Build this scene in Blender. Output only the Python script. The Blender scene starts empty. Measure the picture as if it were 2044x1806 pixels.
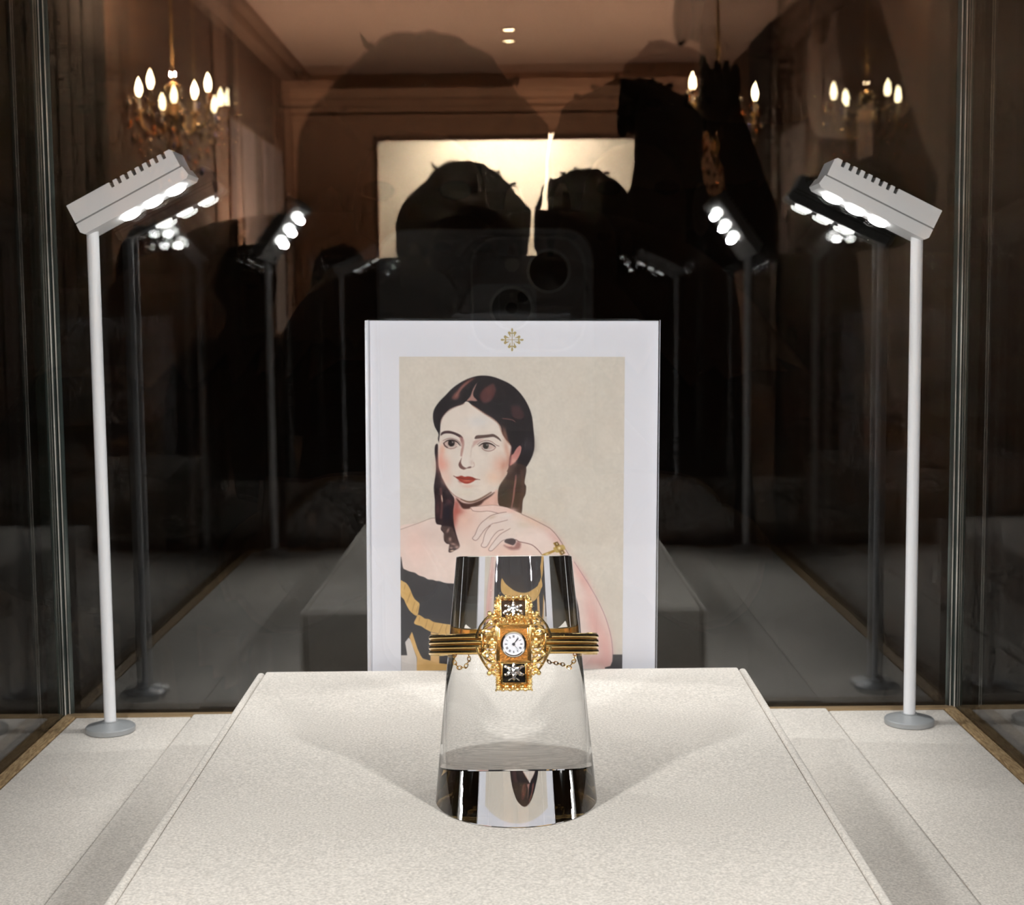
import bpy, bmesh, math, random
import numpy as np
from mathutils import Vector, Matrix, noise

# ------------------------------------------------------------------ scene, camera, world, exposure
scene = bpy.context.scene
COL = scene.collection
random.seed(7)
R = math.radians
H = 0.18                       # lens height above the pedestal top
DECK = 1.05                    # top of the outer fabric deck
PED = DECK + 0.2104 * H        # top of the pedestal
LENS_Z = DECK + 1.2104 * H
FLOOR = -0.15

cam_d = bpy.data.cameras.new('camera')
cam = bpy.data.objects.new('camera', cam_d)
COL.objects.link(cam)
cam.location = (0.003, 0.0, LENS_Z)
cam.rotation_euler = (Matrix.Rotation(0.0006, 3, 'Z') @ Matrix.Rotation(math.pi / 2 - 0.0957, 3, 'X')
                      @ Matrix.Rotation(-0.0098, 3, 'Z')).to_euler()
cam_d.sensor_fit = 'HORIZONTAL'
cam_d.sensor_width = 36.0
cam_d.lens = 3000 / 2044 * 36.0
cam_d.clip_start = 0.002
cam_d.clip_end = 60
cam_d.dof.use_dof = True
cam_d.dof.focus_distance = 0.58
cam_d.dof.aperture_fstop = 36.0
scene.camera = cam

world = bpy.data.worlds.new('world')
scene.world = world
world.use_nodes = True
world.node_tree.nodes['Background'].inputs[0].default_value = (0.0035, 0.0024, 0.002, 1)
world.node_tree.nodes['Background'].inputs[1].default_value = 1.0

scene.view_settings.view_transform = 'Standard'
scene.view_settings.look = 'None'
scene.view_settings.gamma = 1.0
scene.view_settings.use_curve_mapping = False
scene.view_settings.exposure = 0.0
cy = scene.cycles
cy.max_bounces = 12
cy.transmission_bounces = 12
cy.glossy_bounces = 8
cy.transparent_max_bounces = 48
cy.diffuse_bounces = 3
cy.sample_clamp_indirect = 60.0
cy.caustics_reflective = True
cy.caustics_refractive = True
cy.use_denoising = True
cy.use_light_tree = False
cy.use_adaptive_sampling = True
cy.adaptive_threshold = 0.05
cy.adaptive_min_samples = 16

BACK_WATTS = 0.85
LED_WATTS = 1.48               # per LED, three in each lamp head
LED_COLOR = (1.0, 0.985, 0.97)
ROOM_WATTS = 2500.0             # each chandelier

# ------------------------------------------------------------------ mesh helpers
class MB:
    def __init__(s):
        s.v = []; s.f = []; s.sm = []; s.mi = []
    def add(s, vs, fs, smooth=True, mat=0):
        o = len(s.v)
        s.v.extend([tuple(v) for v in vs])
        for f in fs:
            s.f.append(tuple(i + o for i in f)); s.sm.append(smooth); s.mi.append(mat)
        return s
    def box(s, x0, x1, y0, y1, z0, z1, bev=0.0, seg=2, mat=0, smooth=False):
        bm = bmesh.new()
        bmesh.ops.create_cube(bm, size=1)
        for v in bm.verts:
            v.co = ((x0 + x1) / 2 + v.co.x * (x1 - x0), (y0 + y1) / 2 + v.co.y * (y1 - y0), (z0 + z1) / 2 + v.co.z * (z1 - z0))
        if bev > 0:
            bmesh.ops.bevel(bm, geom=list(bm.edges), offset=bev, segments=seg, profile=0.5, affect='EDGES')
        bm.verts.index_update()
        s.add([v.co[:] for v in bm.verts], [[v.index for v in f.verts] for f in bm.faces], smooth, mat)
        bm.free(); return s
    def lathe(s, prof, n=32, c=(0, 0, 0), axis='Z', mat=0, smooth=True):
        vs = []; fs = []
        for r, z in prof:
            for i in range(n):
                a = 2 * math.pi * i / n
                vs.append((r * math.cos(a), r * math.sin(a), z))
        for j in range(len(prof) - 1):
            for i in range(n):
                k = (i + 1) % n
                fs.append((j * n + i, j * n + k, (j + 1) * n + k, (j + 1) * n + i))
        if prof[0][0] > 1e-9: fs.append(tuple(range(n - 1, -1, -1)))
        if prof[-1][0] > 1e-9: fs.append(tuple((len(prof) - 1) * n + i for i in range(n)))
        if axis == 'Y': vs = [(x, -z, y) for x, y, z in vs]
        if axis == 'X': vs = [(z, x, y) for x, y, z in vs]
        vs = [(x + c[0], y + c[1], z + c[2]) for x, y, z in vs]
        s.add(vs, fs, smooth, mat); return s
    def tube(s, pts, r, n=8, closed=False, mat=0, caps=True, flat=1.0):
        pts = [Vector(p) for p in pts]; m = len(pts)
        rs = r if isinstance(r, (list, tuple)) else [r] * m
        vs = []; fs = []; up = None
        for i, p in enumerate(pts):
            a = pts[i - 1] if (i > 0 or closed) else pts[i]
            b = pts[(i + 1) % m] if (i < m - 1 or closed) else pts[i]
            t = (b - a).normalized()
            if up is None:
                up = Vector((0, 0, 1)) if abs(t.z) < 0.9 else Vector((1, 0, 0))
            sd = t.cross(up)
            if sd.length < 1e-6: sd = t.orthogonal()
            sd.normalize(); up = sd.cross(t).normalized()
            for k in range(n):
                an = 2 * math.pi * k / n
                vs.append(p + (sd * math.cos(an) * flat + up * math.sin(an)) * rs[i])
        for i in range(m if closed else m - 1):
            j = (i + 1) % m
            for k in range(n):
                l = (k + 1) % n
                fs.append((i * n + k, i * n + l, j * n + l, j * n + k))
        if caps and not closed:
            fs.append(tuple(range(n - 1, -1, -1))); fs.append(tuple((m - 1) * n + k for k in range(n)))
        s.add(vs, fs, True, mat); return s
    def ball(s, c, r, u=10, w=6, mat=0):
        rx, ry, rz = r if isinstance(r, (tuple, list)) else (r, r, r)
        vs = [(c[0], c[1], c[2] + rz)]; fs = []
        for j in range(1, w):
            th = math.pi * j / w
            for i in range(u):
                a = 2 * math.pi * i / u
                vs.append((c[0] + rx * math.sin(th) * math.cos(a), c[1] + ry * math.sin(th) * math.sin(a), c[2] + rz * math.cos(th)))
        vs.append((c[0], c[1], c[2] - rz)); last = len(vs) - 1
        for i in range(u):
            k = (i + 1) % u
            fs.append((0, 1 + i, 1 + k))
            for j in range(w - 2):
                fs.append((1 + j * u + i, 1 + (j + 1) * u + i, 1 + (j + 1) * u + k, 1 + j * u + k))
            fs.append((1 + (w - 2) * u + i, last, 1 + (w - 2) * u + k))
        s.add(vs, fs, True, mat); return s
    def prism(s, poly, y0, y1, mat=0, smooth=False):
        """polygon in X,Z extruded from y0 (front, towards the viewer) to y1"""
        n = len(poly)
        vs = [(x, y0, z) for x, z in poly] + [(x, y1, z) for x, z in poly]
        fs = [tuple(range(n)), tuple(range(2 * n - 1, n - 1, -1))]
        for i in range(n):
            k = (i + 1) % n
            fs.append((i, i + n, k + n, k))
        s.add(vs, fs, smooth, mat); return s
    def xform(s, M, start=0):
        for i in range(start, len(s.v)):
            s.v[i] = tuple(M @ Vector(s.v[i]))
        return s
    def mesh(s, name, mats):
        me = bpy.data.meshes.new(name)
        me.from_pydata(s.v, [], s.f)
        for m in (mats if isinstance(mats, (list, tuple)) else [mats]): me.materials.append(m)
        me.polygons.foreach_set('use_smooth', s.sm)
        me.polygons.foreach_set('material_index', s.mi)
        bm = bmesh.new(); bm.from_mesh(me)
        bmesh.ops.recalc_face_normals(bm, faces=bm.faces)
        for e in bm.edges:
            if len(e.link_faces) == 2 and e.calc_face_angle(0) > 0.61: e.smooth = False
        bm.to_mesh(me); bm.free()
        me.update(); return me
    def build(s, name, mats, parent=None, loc=None, rot=None):
        return link(name, s.mesh(name, mats), parent, loc, rot)

def link(name, data, parent=None, loc=None, rot=None):
    o = bpy.data.objects.new(name, data); COL.objects.link(o)
    if parent is not None: o.parent = parent
    if loc is not None: o.location = loc
    if rot is not None: o.rotation_euler = rot
    return o

def tag(o, label=None, cat=None, group=None, kind=None):
    if label: o['label'] = label
    if cat: o['category'] = cat
    if group: o['group'] = group
    if kind: o['kind'] = kind
    return o

def thing(name, label, cat, loc=(0, 0, 0), rot=(0, 0, 0), group=None):
    o = bpy.data.objects.new(name, None); COL.objects.link(o)
    o.empty_display_size = 0.02
    o.location = loc; o.rotation_euler = rot
    return tag(o, label, cat, group)

# ------------------------------------------------------------------ materials
def lin(c):
    return tuple((x / 255 / 12.92) if x / 255 <= 0.04045 else ((x / 255 + 0.055) / 1.055) ** 2.4 for x in c)

def newmat(name):
    m = bpy.data.materials.new(name); m.use_nodes = True
    nt = m.node_tree; b = nt.nodes['Principled BSDF']
    return m, nt, b

def pmat(name, color, rough=0.5, metal=0.0, noise_amt=0.0, noise_scale=50.0, bump=0.0, bump_scale=200.0, spec=0.5, sheen=0.0, coat=0.0, emit=None, emit_s=0.0, stretch=None):
    m, nt, b = newmat(name)
    b.inputs['Base Color'].default_value = (*color, 1)
    b.inputs['Roughness'].default_value = rough
    b.inputs['Metallic'].default_value = metal
    b.inputs['Specular IOR Level'].default_value = spec
    b.inputs['Sheen Weight'].default_value = sheen
    b.inputs['Coat Weight'].default_value = coat
    if emit:
        m.cycles.emission_sampling = 'NONE'
        b.inputs['Emission Color'].default_value = (*emit, 1); b.inputs['Emission Strength'].default_value = emit_s
    if noise_amt or bump:
        tc = nt.nodes.new('ShaderNodeTexCoord'); mp = nt.nodes.new('ShaderNodeMapping')
        nt.links.new(tc.outputs['Object'], mp.inputs[0])
        if stretch: mp.inputs['Scale'].default_value = stretch
    if noise_amt:
        nz = nt.nodes.new('ShaderNodeTexNoise'); nz.inputs['Scale'].default_value = noise_scale; nz.inputs['Detail'].default_value = 4
        nt.links.new(mp.outputs[0], nz.inputs['Vector'])
        rp = nt.nodes.new('ShaderNodeValToRGB')
        rp.color_ramp.elements[0].position = 0.3; rp.color_ramp.elements[1].position = 0.7
        rp.color_ramp.elements[0].color = (*[c * (1 - noise_amt) for c in color], 1)
        rp.color_ramp.elements[1].color = (*[min(1, c * (1 + noise_amt)) for c in color], 1)
        nt.links.new(nz.outputs[0], rp.inputs[0]); nt.links.new(rp.outputs[0], b.inputs['Base Color'])
    if bump:
        n2 = nt.nodes.new('ShaderNodeTexNoise'); n2.inputs['Scale'].default_value = bump_scale; n2.inputs['Detail'].default_value = 3
        nt.links.new(mp.outputs[0], n2.inputs['Vector'])
        bp = nt.nodes.new('ShaderNodeBump'); bp.inputs['Strength'].default_value = 1.0; bp.inputs['Distance'].default_value = bump
        nt.links.new(n2.outputs[0], bp.inputs['Height']); nt.links.new(bp.outputs[0], b.inputs['Normal'])
    return m

def suede_mat(name, color):
    """short suede pile: fine grain, soft clouds where the nap lies differently"""
    m, nt, b = newmat(name)
    b.inputs['Roughness'].default_value = 1.0
    b.inputs['Specular IOR Level'].default_value = 0.1
    b.inputs['Sheen Weight'].default_value = 0.15
    b.inputs['Sheen Roughness'].default_value = 0.5
    tc = nt.nodes.new('ShaderNodeTexCoord')
    def nz(scale, detail):
        n = nt.nodes.new('ShaderNodeTexNoise'); n.inputs['Scale'].default_value = scale; n.inputs['Detail'].default_value = detail
        nt.links.new(tc.outputs['Object'], n.inputs['Vector']); return n.outputs[0]
    def math_(op, a, bb):
        n = nt.nodes.new('ShaderNodeMath'); n.operation = op
        for i, v in enumerate((a, bb)):
            if isinstance(v, float): n.inputs[i].default_value = v
            else: nt.links.new(v, n.inputs[i])
        return n.outputs[0]
    grain = nz(1050.0, 2.0); cloud = nz(28.0, 4.0)
    k = math_('ADD', math_('MULTIPLY', math_('SUBTRACT', grain, 0.5), 1.05), math_('MULTIPLY', math_('SUBTRACT', cloud, 0.5), 0.16))
    k = math_('ADD', k, 1.0)
    mx = nt.nodes.new('ShaderNodeVectorMath'); mx.operation = 'SCALE'
    mx.inputs[0].default_value = color
    nt.links.new(k, mx.inputs['Scale'])
    nt.links.new(mx.outputs[0], b.inputs['Base Color'])
    bp = nt.nodes.new('ShaderNodeBump'); bp.inputs['Distance'].default_value = 0.00035; bp.inputs['Strength'].default_value = 0.8
    nt.links.new(nz(900.0, 4.0), bp.inputs['Height']); nt.links.new(bp.outputs[0], b.inputs['Normal'])
    return m

def pane_mat(name, f0=0.05, tint=(0.985, 0.995, 0.99)):
    """clear sheet: straight-through transmission, Fresnel-weighted mirror reflection"""
    m = bpy.data.materials.new(name); m.use_nodes = True
    nt = m.node_tree; nt.nodes.clear()
    out = nt.nodes.new('ShaderNodeOutputMaterial'); mix = nt.nodes.new('ShaderNodeMixShader')
    tr = nt.nodes.new('ShaderNodeBsdfTransparent'); tr.inputs[0].default_value = (*tint, 1)
    gl = nt.nodes.new('ShaderNodeBsdfGlossy'); gl.inputs['Roughness'].default_value = 0.0; gl.inputs['Color'].default_value = (1, 1, 1, 1)
    ge = nt.nodes.new('ShaderNodeNewGeometry')
    dt = nt.nodes.new('ShaderNodeVectorMath'); dt.operation = 'DOT_PRODUCT'
    nt.links.new(ge.outputs['Normal'], dt.inputs[0]); nt.links.new(ge.outputs['Incoming'], dt.inputs[1])
    def mm(op, a, b):
        n = nt.nodes.new('ShaderNodeMath'); n.operation = op
        for i, v in enumerate((a, b)):
            if v is None: continue
            if isinstance(v, (int, float)): n.inputs[i].default_value = v
            else: nt.links.new(v, n.inputs[i])
        return n.outputs[0]
    c = mm('ABSOLUTE', dt.outputs['Value'], None)
    p5 = mm('POWER', mm('SUBTRACT', 1.0, c), 5.0)
    fr = mm('ADD', mm('MULTIPLY', p5, 1 - f0), f0)
    nt.links.new(fr, mix.inputs[0]); nt.links.new(tr.outputs[0], mix.inputs[1]); nt.links.new(gl.outputs[0], mix.inputs[2])
    nt.links.new(mix.outputs[0], out.inputs[0])
    return m

def glass_mat(name, ior=1.49, color=(1, 1, 1), rough=0.0):
    m = bpy.data.materials.new(name); m.use_nodes = True
    nt = m.node_tree; nt.nodes.clear()
    out = nt.nodes.new('ShaderNodeOutputMaterial'); g = nt.nodes.new('ShaderNodeBsdfGlass')
    g.inputs['IOR'].default_value = ior; g.inputs['Color'].default_value = (*color, 1); g.inputs['Roughness'].default_value = rough
    nt.links.new(g.outputs[0], out.inputs[0]); return m

def emit_mat(name, color, s):
    m = bpy.data.materials.new(name); m.use_nodes = True
    nt = m.node_tree; nt.nodes.clear()
    out = nt.nodes.new('ShaderNodeOutputMaterial'); e = nt.nodes.new('ShaderNodeEmission')
    e.inputs[0].default_value = (*color, 1); e.inputs[1].default_value = s
    nt.links.new(e.outputs[0], out.inputs[0]); m.cycles.emission_sampling = 'NONE'; return m

def wood_mat(name, dark, light):
    m, nt, b = newmat(name)
    tc = nt.nodes.new('ShaderNodeTexCoord'); mp = nt.nodes.new('ShaderNodeMapping')
    mp.inputs['Scale'].default_value = (1, 1, 1)
    nt.links.new(tc.outputs['Generated'], mp.inputs[0])
    mp.inputs['Scale'].default_value = (6, 60, 30)
    n = nt.nodes.new('ShaderNodeTexNoise'); n.inputs['Scale'].default_value = 1.6; n.inputs['Detail'].default_value = 6; n.inputs['Distortion'].default_value = 0.6
    nt.links.new(mp.outputs[0], n.inputs['Vector'])
    rp = nt.nodes.new('ShaderNodeValToRGB')
    rp.color_ramp.elements[0].position = 0.36; rp.color_ramp.elements[1].position = 0.66
    rp.color_ramp.elements[0].color = (*dark, 1); rp.color_ramp.elements[1].color = (*light, 1)
    nt.links.new(n.outputs[0], rp.inputs[0]); nt.links.new(rp.outputs[0], b.inputs['Base Color'])
    b.inputs['Roughness'].default_value = 0.5
    bp = nt.nodes.new('ShaderNodeBump'); bp.inputs['Distance'].default_value = 0.0004
    nt.links.new(n.outputs[0], bp.inputs['Height']); nt.links.new(bp.outputs[0], b.inputs['Normal'])
    return m

M = {}
M['suede'] = suede_mat('cream_suede', (0.675, 0.625, 0.572))
M['pane'] = pane_mat('case_glass', 0.072)
M['pane_edge'] = pmat('polished_glass_edge', (0.05, 0.075, 0.065), 0.12, spec=0.8, noise_amt=0.5, noise_scale=1.0, stretch=(900, 900, 4))
M['oak'] = wood_mat('pale_oak', (0.22, 0.13, 0.055), (0.52, 0.37, 0.20))
M['acrylic'] = glass_mat('clear_acrylic', 1.49, (0.995, 0.998, 1.0))
M['cover'] = pane_mat('clear_cover_sheet', 0.022, (0.99, 0.99, 0.995))
M['cover_edge'] = pmat('frosted_sheet_edge', (0.86, 0.88, 0.92), 0.4)
M['gold'] = pmat('yellow_gold', (0.93, 0.65, 0.25), 0.16, 1.0, bump=0.00006, bump_scale=1500)
M['gold_chased'] = pmat('chased_gold', (0.97, 0.70, 0.29), 0.20, 1.0, bump=0.00025, bump_scale=1900)
M['onyx'] = pmat('black_enamel', (0.006, 0.006, 0.007), 0.12, coat=0.6)
M['diamond'] = glass_mat('diamond', 2.2)
M['silver'] = pmat('silver_setting', (0.75, 0.75, 0.76), 0.16, 1.0, bump=0.0001, bump_scale=2500)
M['dial'] = pmat('white_enamel_dial', (0.82, 0.83, 0.88), 0.2, coat=0.4)
M['ink'] = pmat('dark_ink', (0.03, 0.03, 0.04), 0.5)
M['ink_pale'] = pmat('grey_numeral_ink', (0.14, 0.14, 0.17), 0.5)
M['card'] = pmat('white_card', (0.77, 0.78, 0.84), 0.6)
M['foil'] = pmat('gold_ink', (0.42, 0.33, 0.12), 0.45, noise_amt=0.15, noise_scale=900)
M['alu'] = pmat('satin_aluminium', (0.74, 0.745, 0.76), 0.5, 0.1, bump=0.00002, bump_scale=3000)
M['slot_shade'] = pmat('slot_shade_black', (0.03, 0.03, 0.03), 0.6)
M['led'] = emit_mat('led_lens', (1.0, 0.98, 0.95), 16.0)
M['black'] = pmat('black_plastic', (0.012, 0.012, 0.013), 0.4)
M['joint'] = pmat('bonded_glass_edge', (0.06, 0.08, 0.075), 0.16, spec=1.0, noise_amt=0.8, noise_scale=1.0, stretch=(1100, 1100, 3), metal=0.35)
M['groove_shade'] = pmat('groove_shade_grey', (0.26, 0.26, 0.26), 0.6)
M['joint_highlight'] = pmat('painted_joint_highlight', (0.55, 0.52, 0.48), 0.3, noise_amt=0.6, noise_scale=1.0, stretch=(1, 1, 26))
M['alu_base'] = pmat('grey_satin_base', (0.40, 0.415, 0.43), 0.4, 0.3)
M['plinth'] = pmat('dark_plinth', (0.03, 0.022, 0.018), 0.5, noise_amt=0.2, noise_scale=20)
M['alu_pale'] = pmat('white_satin_pole', (0.86, 0.87, 0.91), 0.4, 0.0)
M['bezel'] = pmat('polished_steel_bezel', (0.80, 0.79, 0.78), 0.10, 1.0)
M['gem'] = pmat('brilliant_cut_gem', (0.86, 0.88, 0.92), 0.03, 0.9)
USE_MNEE = True
PRINT_GAIN = 1.10
DOOR_WATTS = 2100.0
ADDED_TORCH_WATTS = 1020.0
SPOT_DEG = 92

# ------------------------------------------------------------------ the display case
GX, GB, GF = 0.2418, 0.8022, 0.2500      # inner faces of side, back and front glass
GT = 0.006                               # glass thickness
TOP = 1.56
case = thing('glass_display_case', 'tall clear glass display case with oak sills enclosing the bracelet watch', 'display case', (0, 0.526, FLOOR))
OFF = Vector((0, 0.526, FLOOR))
def case_part(name, mb, mats):
    mb.xform(Matrix.Translation(-OFF)); return mb.build(name, mats, case)
def pane(name, x0, x1, y0, y1, z0, z1):
    mb = MB(); mb.box(x0, x1, y0, y1, z0, z1)
    o = case_part(name, mb, [M['pane'], M['pane_edge']])
    d = (x1 - x0, y1 - y0, z1 - z0); ax = d.index(min(d))
    for p in o.data.polygons:
        if abs(p.normal[ax]) < 0.5: p.material_index = 1
    return o
pane('back_pane', -GX, GX, GB, GB + GT, 1.035, TOP)
pane('side_pane', -GX - GT, -GX, GF - GT, GB + GT, 1.035, TOP)
pane('side_pane', GX, GX + GT, GF - GT, GB + GT, 1.035, TOP)
pane('front_pane', -GX, GX, GF - GT, GF, 1.035, TOP)
pane('top_pane', -GX - GT, GX + GT, GF - GT, GB + GT, TOP, TOP + GT)
for sx in (-1, 1):
    c = sx * GX                                   # bonded mitre where back and side glass meet
    mb = MB()
    a = [(c, GB - 0.0005), (c - sx * 0.0008, GB - 0.0035), (c - sx * 0.0018, GB - 0.0012), (c - sx * 0.0032, GB - 0.0016), (c - sx * 0.0046, GB - 0.0004), (c - sx * 0.0046, GB)]
    n = len(a)
    vs = [(x, y, 1.046) for x, y in a] + [(x, y, TOP) for x, y in a]
    mb.add(vs, [(i, (i + 1) % n, (i + 1) % n + n, i + n) for i in range(n)] + [tuple(range(n)), tuple(range(2 * n - 1, n - 1, -1))], False)
    m3 = MB(); m3.box(c - sx * 0.0025 - 0.00022, c - sx * 0.0025 + 0.00022, GB - 0.0021, GB - 0.0013, 1.0505, TOP - .001)
    m3.box(c - sx * 0.0007 - 0.0002, c - sx * 0.0007 + 0.0002, GB - 0.0042, GB - 0.0034, 1.0505, TOP - .001)
    o3 = case_part('highlight_strip', m3, M['joint_highlight'])  # pale strips painting the highlight lines of the joint
    o = case_part('corner_joint', mb, M['joint']); o['label'] = 'bonded glass corner joint with highlights painted as pale strips'
# oak sills inside the glass
FX, FB = 0.2348, 0.7952
for name, b in (('oak_sill', (-GX, GX, FB, GB, 1.02, DECK + 0.0005)), ('oak_sill', (-GX, -FX, GF, FB, 1.02, DECK + 0.0005)),
                ('oak_sill', (FX, GX, GF, FB, 1.02, DECK + 0.0005)), ('oak_sill', (-GX, GX, GF, GF + 0.007, 1.02, DECK + 0.0005))):
    mb = MB(); mb.box(*b, bev=0.0006, seg=1); case_part(name, mb, M['oak'])
mb = MB(); mb.box(-GX - 0.02, GX + 0.02, GF - 0.026, GB + 0.026, 1.0, 1.035, bev=0.002); case_part('plinth_rim', mb, M['oak'])
mb = MB(); mb.box(-GX - 0.01, GX + 0.01, GF - 0.016, GB + 0.016, FLOOR + 0.06, 1.0, bev=0.002); case_part('plinth', mb, M['plinth'])
mb = MB(); mb.box(-GX + 0.01, GX - 0.01, GF + 0.01, GB - 0.01, FLOOR, FLOOR + 0.06); case_part('plinth_foot', mb, M['black'])

# ------------------------------------------------------------------ fabric deck panels and pedestal
SEAM = 0.1715
def panel(name, label, x0, x1, y0, y1, z1, bev):
    mb = MB(); mb.box(x0, x1, y0, y1, 1.036, z1, bev=bev, seg=3, smooth=True)
    mb.xform(Matrix.Translation((-(x0 + x1) / 2, -(y0 + y1) / 2, -1.036)))
    o = mb.build(name, M['suede'], None, ((x0 + x1) / 2, (y0 + y1) / 2, 1.036))
    return tag(o, label, 'fabric panel')
panel('deck_panel', 'cream suede deck strip under the left lamp, beside the oak sill', -FX + 0.0002, -SEAM - 0.0003, GF + 0.0075, FB - 0.0003, DECK, 0.0012)
panel('deck_panel', 'cream suede deck strip under the right lamp, beside the oak sill', SEAM + 0.0003, FX - 0.0002, GF + 0.0075, FB - 0.0003, DECK, 0.0012)
panel('deck_panel', 'wide cream suede deck panel lying under the pedestal', -SEAM + 0.0003, SEAM - 0.0003, GF + 0.0075, FB - 0.0003, DECK + 0.0016, 0.0016)

PX0, PX1, PY0, PY1 = -0.1245, 0.1174, 0.335, 0.7319
pz0 = DECK + 0.0016
ped = thing('display_pedestal', 'low cream suede pedestal block with seamed edges carrying the acrylic stand', 'pedestal', ((PX0 + PX1) / 2, (PY0 + PY1) / 2, pz0))
PO = ped.location.copy()
def ped_part(name, b, bev):
    mb = MB(); mb.box(*b, bev=bev, seg=3, smooth=True)
    mb.v = [(x, y, z + (y - PO.y) * math.tan(R(0.5)) * (z - pz0) / (PED - pz0)) for x, y, z in mb.v]   # the top rises a touch to the back
    mb.xform(Matrix.Translation(-PO)); return mb.build(name, M['suede'], ped)
RIM = 0.0038
ped_part('top_block', (PX0 + RIM + 0.0002, PX1 - RIM - 0.0002, PY0 + 0.0002, PY1, pz0, PED), 0.0009)
ped_part('side_panel', (PX0, PX0 + RIM, PY0, PY1 - 0.0008, pz0, PED - 0.0001), 0.0016)
ped_part('side_panel', (PX1 - RIM, PX1, PY0, PY1 - 0.0008, pz0, PED - 0.0001), 0.0016)

# ------------------------------------------------------------------ clear acrylic stand
CX, CYY = 0.0030, 0.5395
stand = thing('acrylic_stand', 'clear solid acrylic tapered cylinder holding the gold bracelet watch', 'display stand', (CX, CYY, PED + 0.0001), (R(0.5), 0, 0))
LEAN = R(15.0)                             # the stand leans back a little; its foot is cut level
RB, RT, AXL = 0.0297, 0.0218, 0.0895
TOPD = math.tan(R(4.7))                    # the top is cut a little flatter than square
def leaning_cone(n=160, ch=0.0003):
    sl, cl = math.sin(LEAN), math.cos(LEAN); k = (RB - RT) / AXL
    def ring(z0, t0, dr):
        out = []
        for i in range(n):
            a = 2 * math.pi * i / n; ca, sa = math.cos(a), math.sin(a)
            if t0 is None: t = (z0 + RB * sa * sl) / (cl + k * sa * sl)
            else: t = t0 + (RB - k * t0) * sa * TOPD
            r = RB - k * t - dr
            y = t * sl + r * sa * cl; z = t * cl - r * sa * sl
            if t0 is None: z = z0
            out.append((r * ca, y, z))
        return out
    rings = [ring(0.00015, None, ch), ring(0.00015 + ch, None, 0), ring(0, AXL - ch, 0), ring(0, AXL, ch)]
    vs = [p for r in rings for p in r]; fs = []
    for j in range(3):
        for i in range(n):
            q = (i + 1) % n
            fs.append((j * n + i, j * n + q, (j + 1) * n + q, (j + 1) * n + i))
    fs.append(tuple(range(n - 1, -1, -1))); fs.append(tuple(3 * n + i for i in range(n)))
    mb = MB(); mb.add(vs, fs, True); return mb
leaning_cone().build('tapered_body', M['acrylic'], stand)

# ------------------------------------------------------------------ lamps
def lamp(label, x, y, axis, aim, pole_h, watts, spot=SPOT_DEG):
    root = thing('display_lamp', label, 'lamp', (x, y, DECK), group='slim LED display lamps in the case corners')
    mb = MB(); mb.lathe([(0.0119, 0), (0.0126, 0.0004), (0.0127, 0.0026), (0.0123, 0.0031), (0.0042, 0.0052), (0.0042, 0.0058), (0.0030, 0.0058)], 48)
    mb.build('base', M['alu_base'], root)
    mb = MB(); mb.lathe([(0.00305, 0.005), (0.00305, pole_h + 0.002)], 24); mb.build('pole', M['alu_pale'], root)
    # head: local x along the bar from the pole end, z up, y depth
    L, HH, D = 0.0605, 0.0167, 0.0092
    U0 = 0.0026
    top = [(0, 0.0070), (0.0002, 0.0070), (L, 0.0070), (L, HH - 0.0012), (L - 0.0012, HH)]
    u = 0.0565
    for k in range(8):
        top += [(u, HH), (u - 0.0003, HH - 0.0031), (u - 0.0020, HH - 0.0031), (u - 0.0021, HH)]
        u -= 0.00425
    top += [(0, HH)]
    mb = MB(); mb.prism([(a - U0, b) for a, b in top], -D, D)
    low = [(0.0016, 0), (L, 0), (L + 0.0018, 0.0014), (L + 0.0008, 0.0062), (0, 0.0062), (0, 0.0018)]
    mb.prism([(a - U0, b) for a, b in low], -D, D)
    head = mb.build('head', M['alu'], root)
    head.location = (0, 0, pole_h)
    ax = Vector(axis).normalized(); zz = -Vector(aim); zz = (zz - ax * zz.dot(ax)).normalized(); yy = zz.cross(ax)
    head.rotation_euler = Matrix((ax, yy, zz)).transposed().to_euler()
    mb = MB(); mb.box(0.0006 - U0, L - 0.0006 - U0, -D + 0.0006, D - 0.0006, 0.0058, 0.0074); mb.build('seam', M['groove_shade'], head)  # grey core in the seam; the groove's shading is put into its colour
    mb = MB(); mb.box(0.0238 - U0, 0.0568 - U0, -D + 0.0011, D - 0.0011, HH - 0.0052, HH - 0.0006); mb.build('slot_shade_fill', M['slot_shade'], head)  # black filler in the notches; their darkness is put into its colour
    for uu in (0.0250, 0.0380, 0.0512):
        mb = MB(); mb.lathe([(0.0051, 0.0004), (0.0051, -0.0008), (0.0046, -0.0016), (0.0033, -0.0021), (0, -0.0024)], 24)
        mb.build('lens', M['led'], head, (uu - U0, 0, 0))
        ld = bpy.data.lights.new('led_light', 'SPOT')
        ld.energy = watts; ld.color = LED_COLOR; ld.shadow_soft_size = 0.0035
        ld.spot_size = R(spot); ld.spot_blend = 1.0
        try: ld.cycles.is_caustics_light = USE_MNEE
        except Exception: pass
        lo = link('led_light', ld, head, (uu - U0, 0, -0.0075))
    return root
lamp('grey LED lamp on a slim pole at the back left, beside the portrait', -0.2085, 0.7675, (.89, -.05, .454), (.454, -.06, -.89), 0.2570, BACK_WATTS)
lamp('grey LED lamp on a slim pole at the back right, beside the portrait', 0.2085, 0.7675, (-.89, -.05, .44), (-.44, -.06, -.89), 0.2502, BACK_WATTS)
lamp('front left LED lamp facing the portrait, seen mirrored in the back glass', -0.2118, 0.2734, (.59, .25, .77), (.60, .77, -.20), 0.262, LED_WATTS, 120)
lamp('front right LED lamp facing the portrait, seen mirrored in the back glass', 0.2118, 0.2734, (-.59, .25, .77), (-.60, .77, -.20), 0.262, LED_WATTS, 120)

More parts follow.
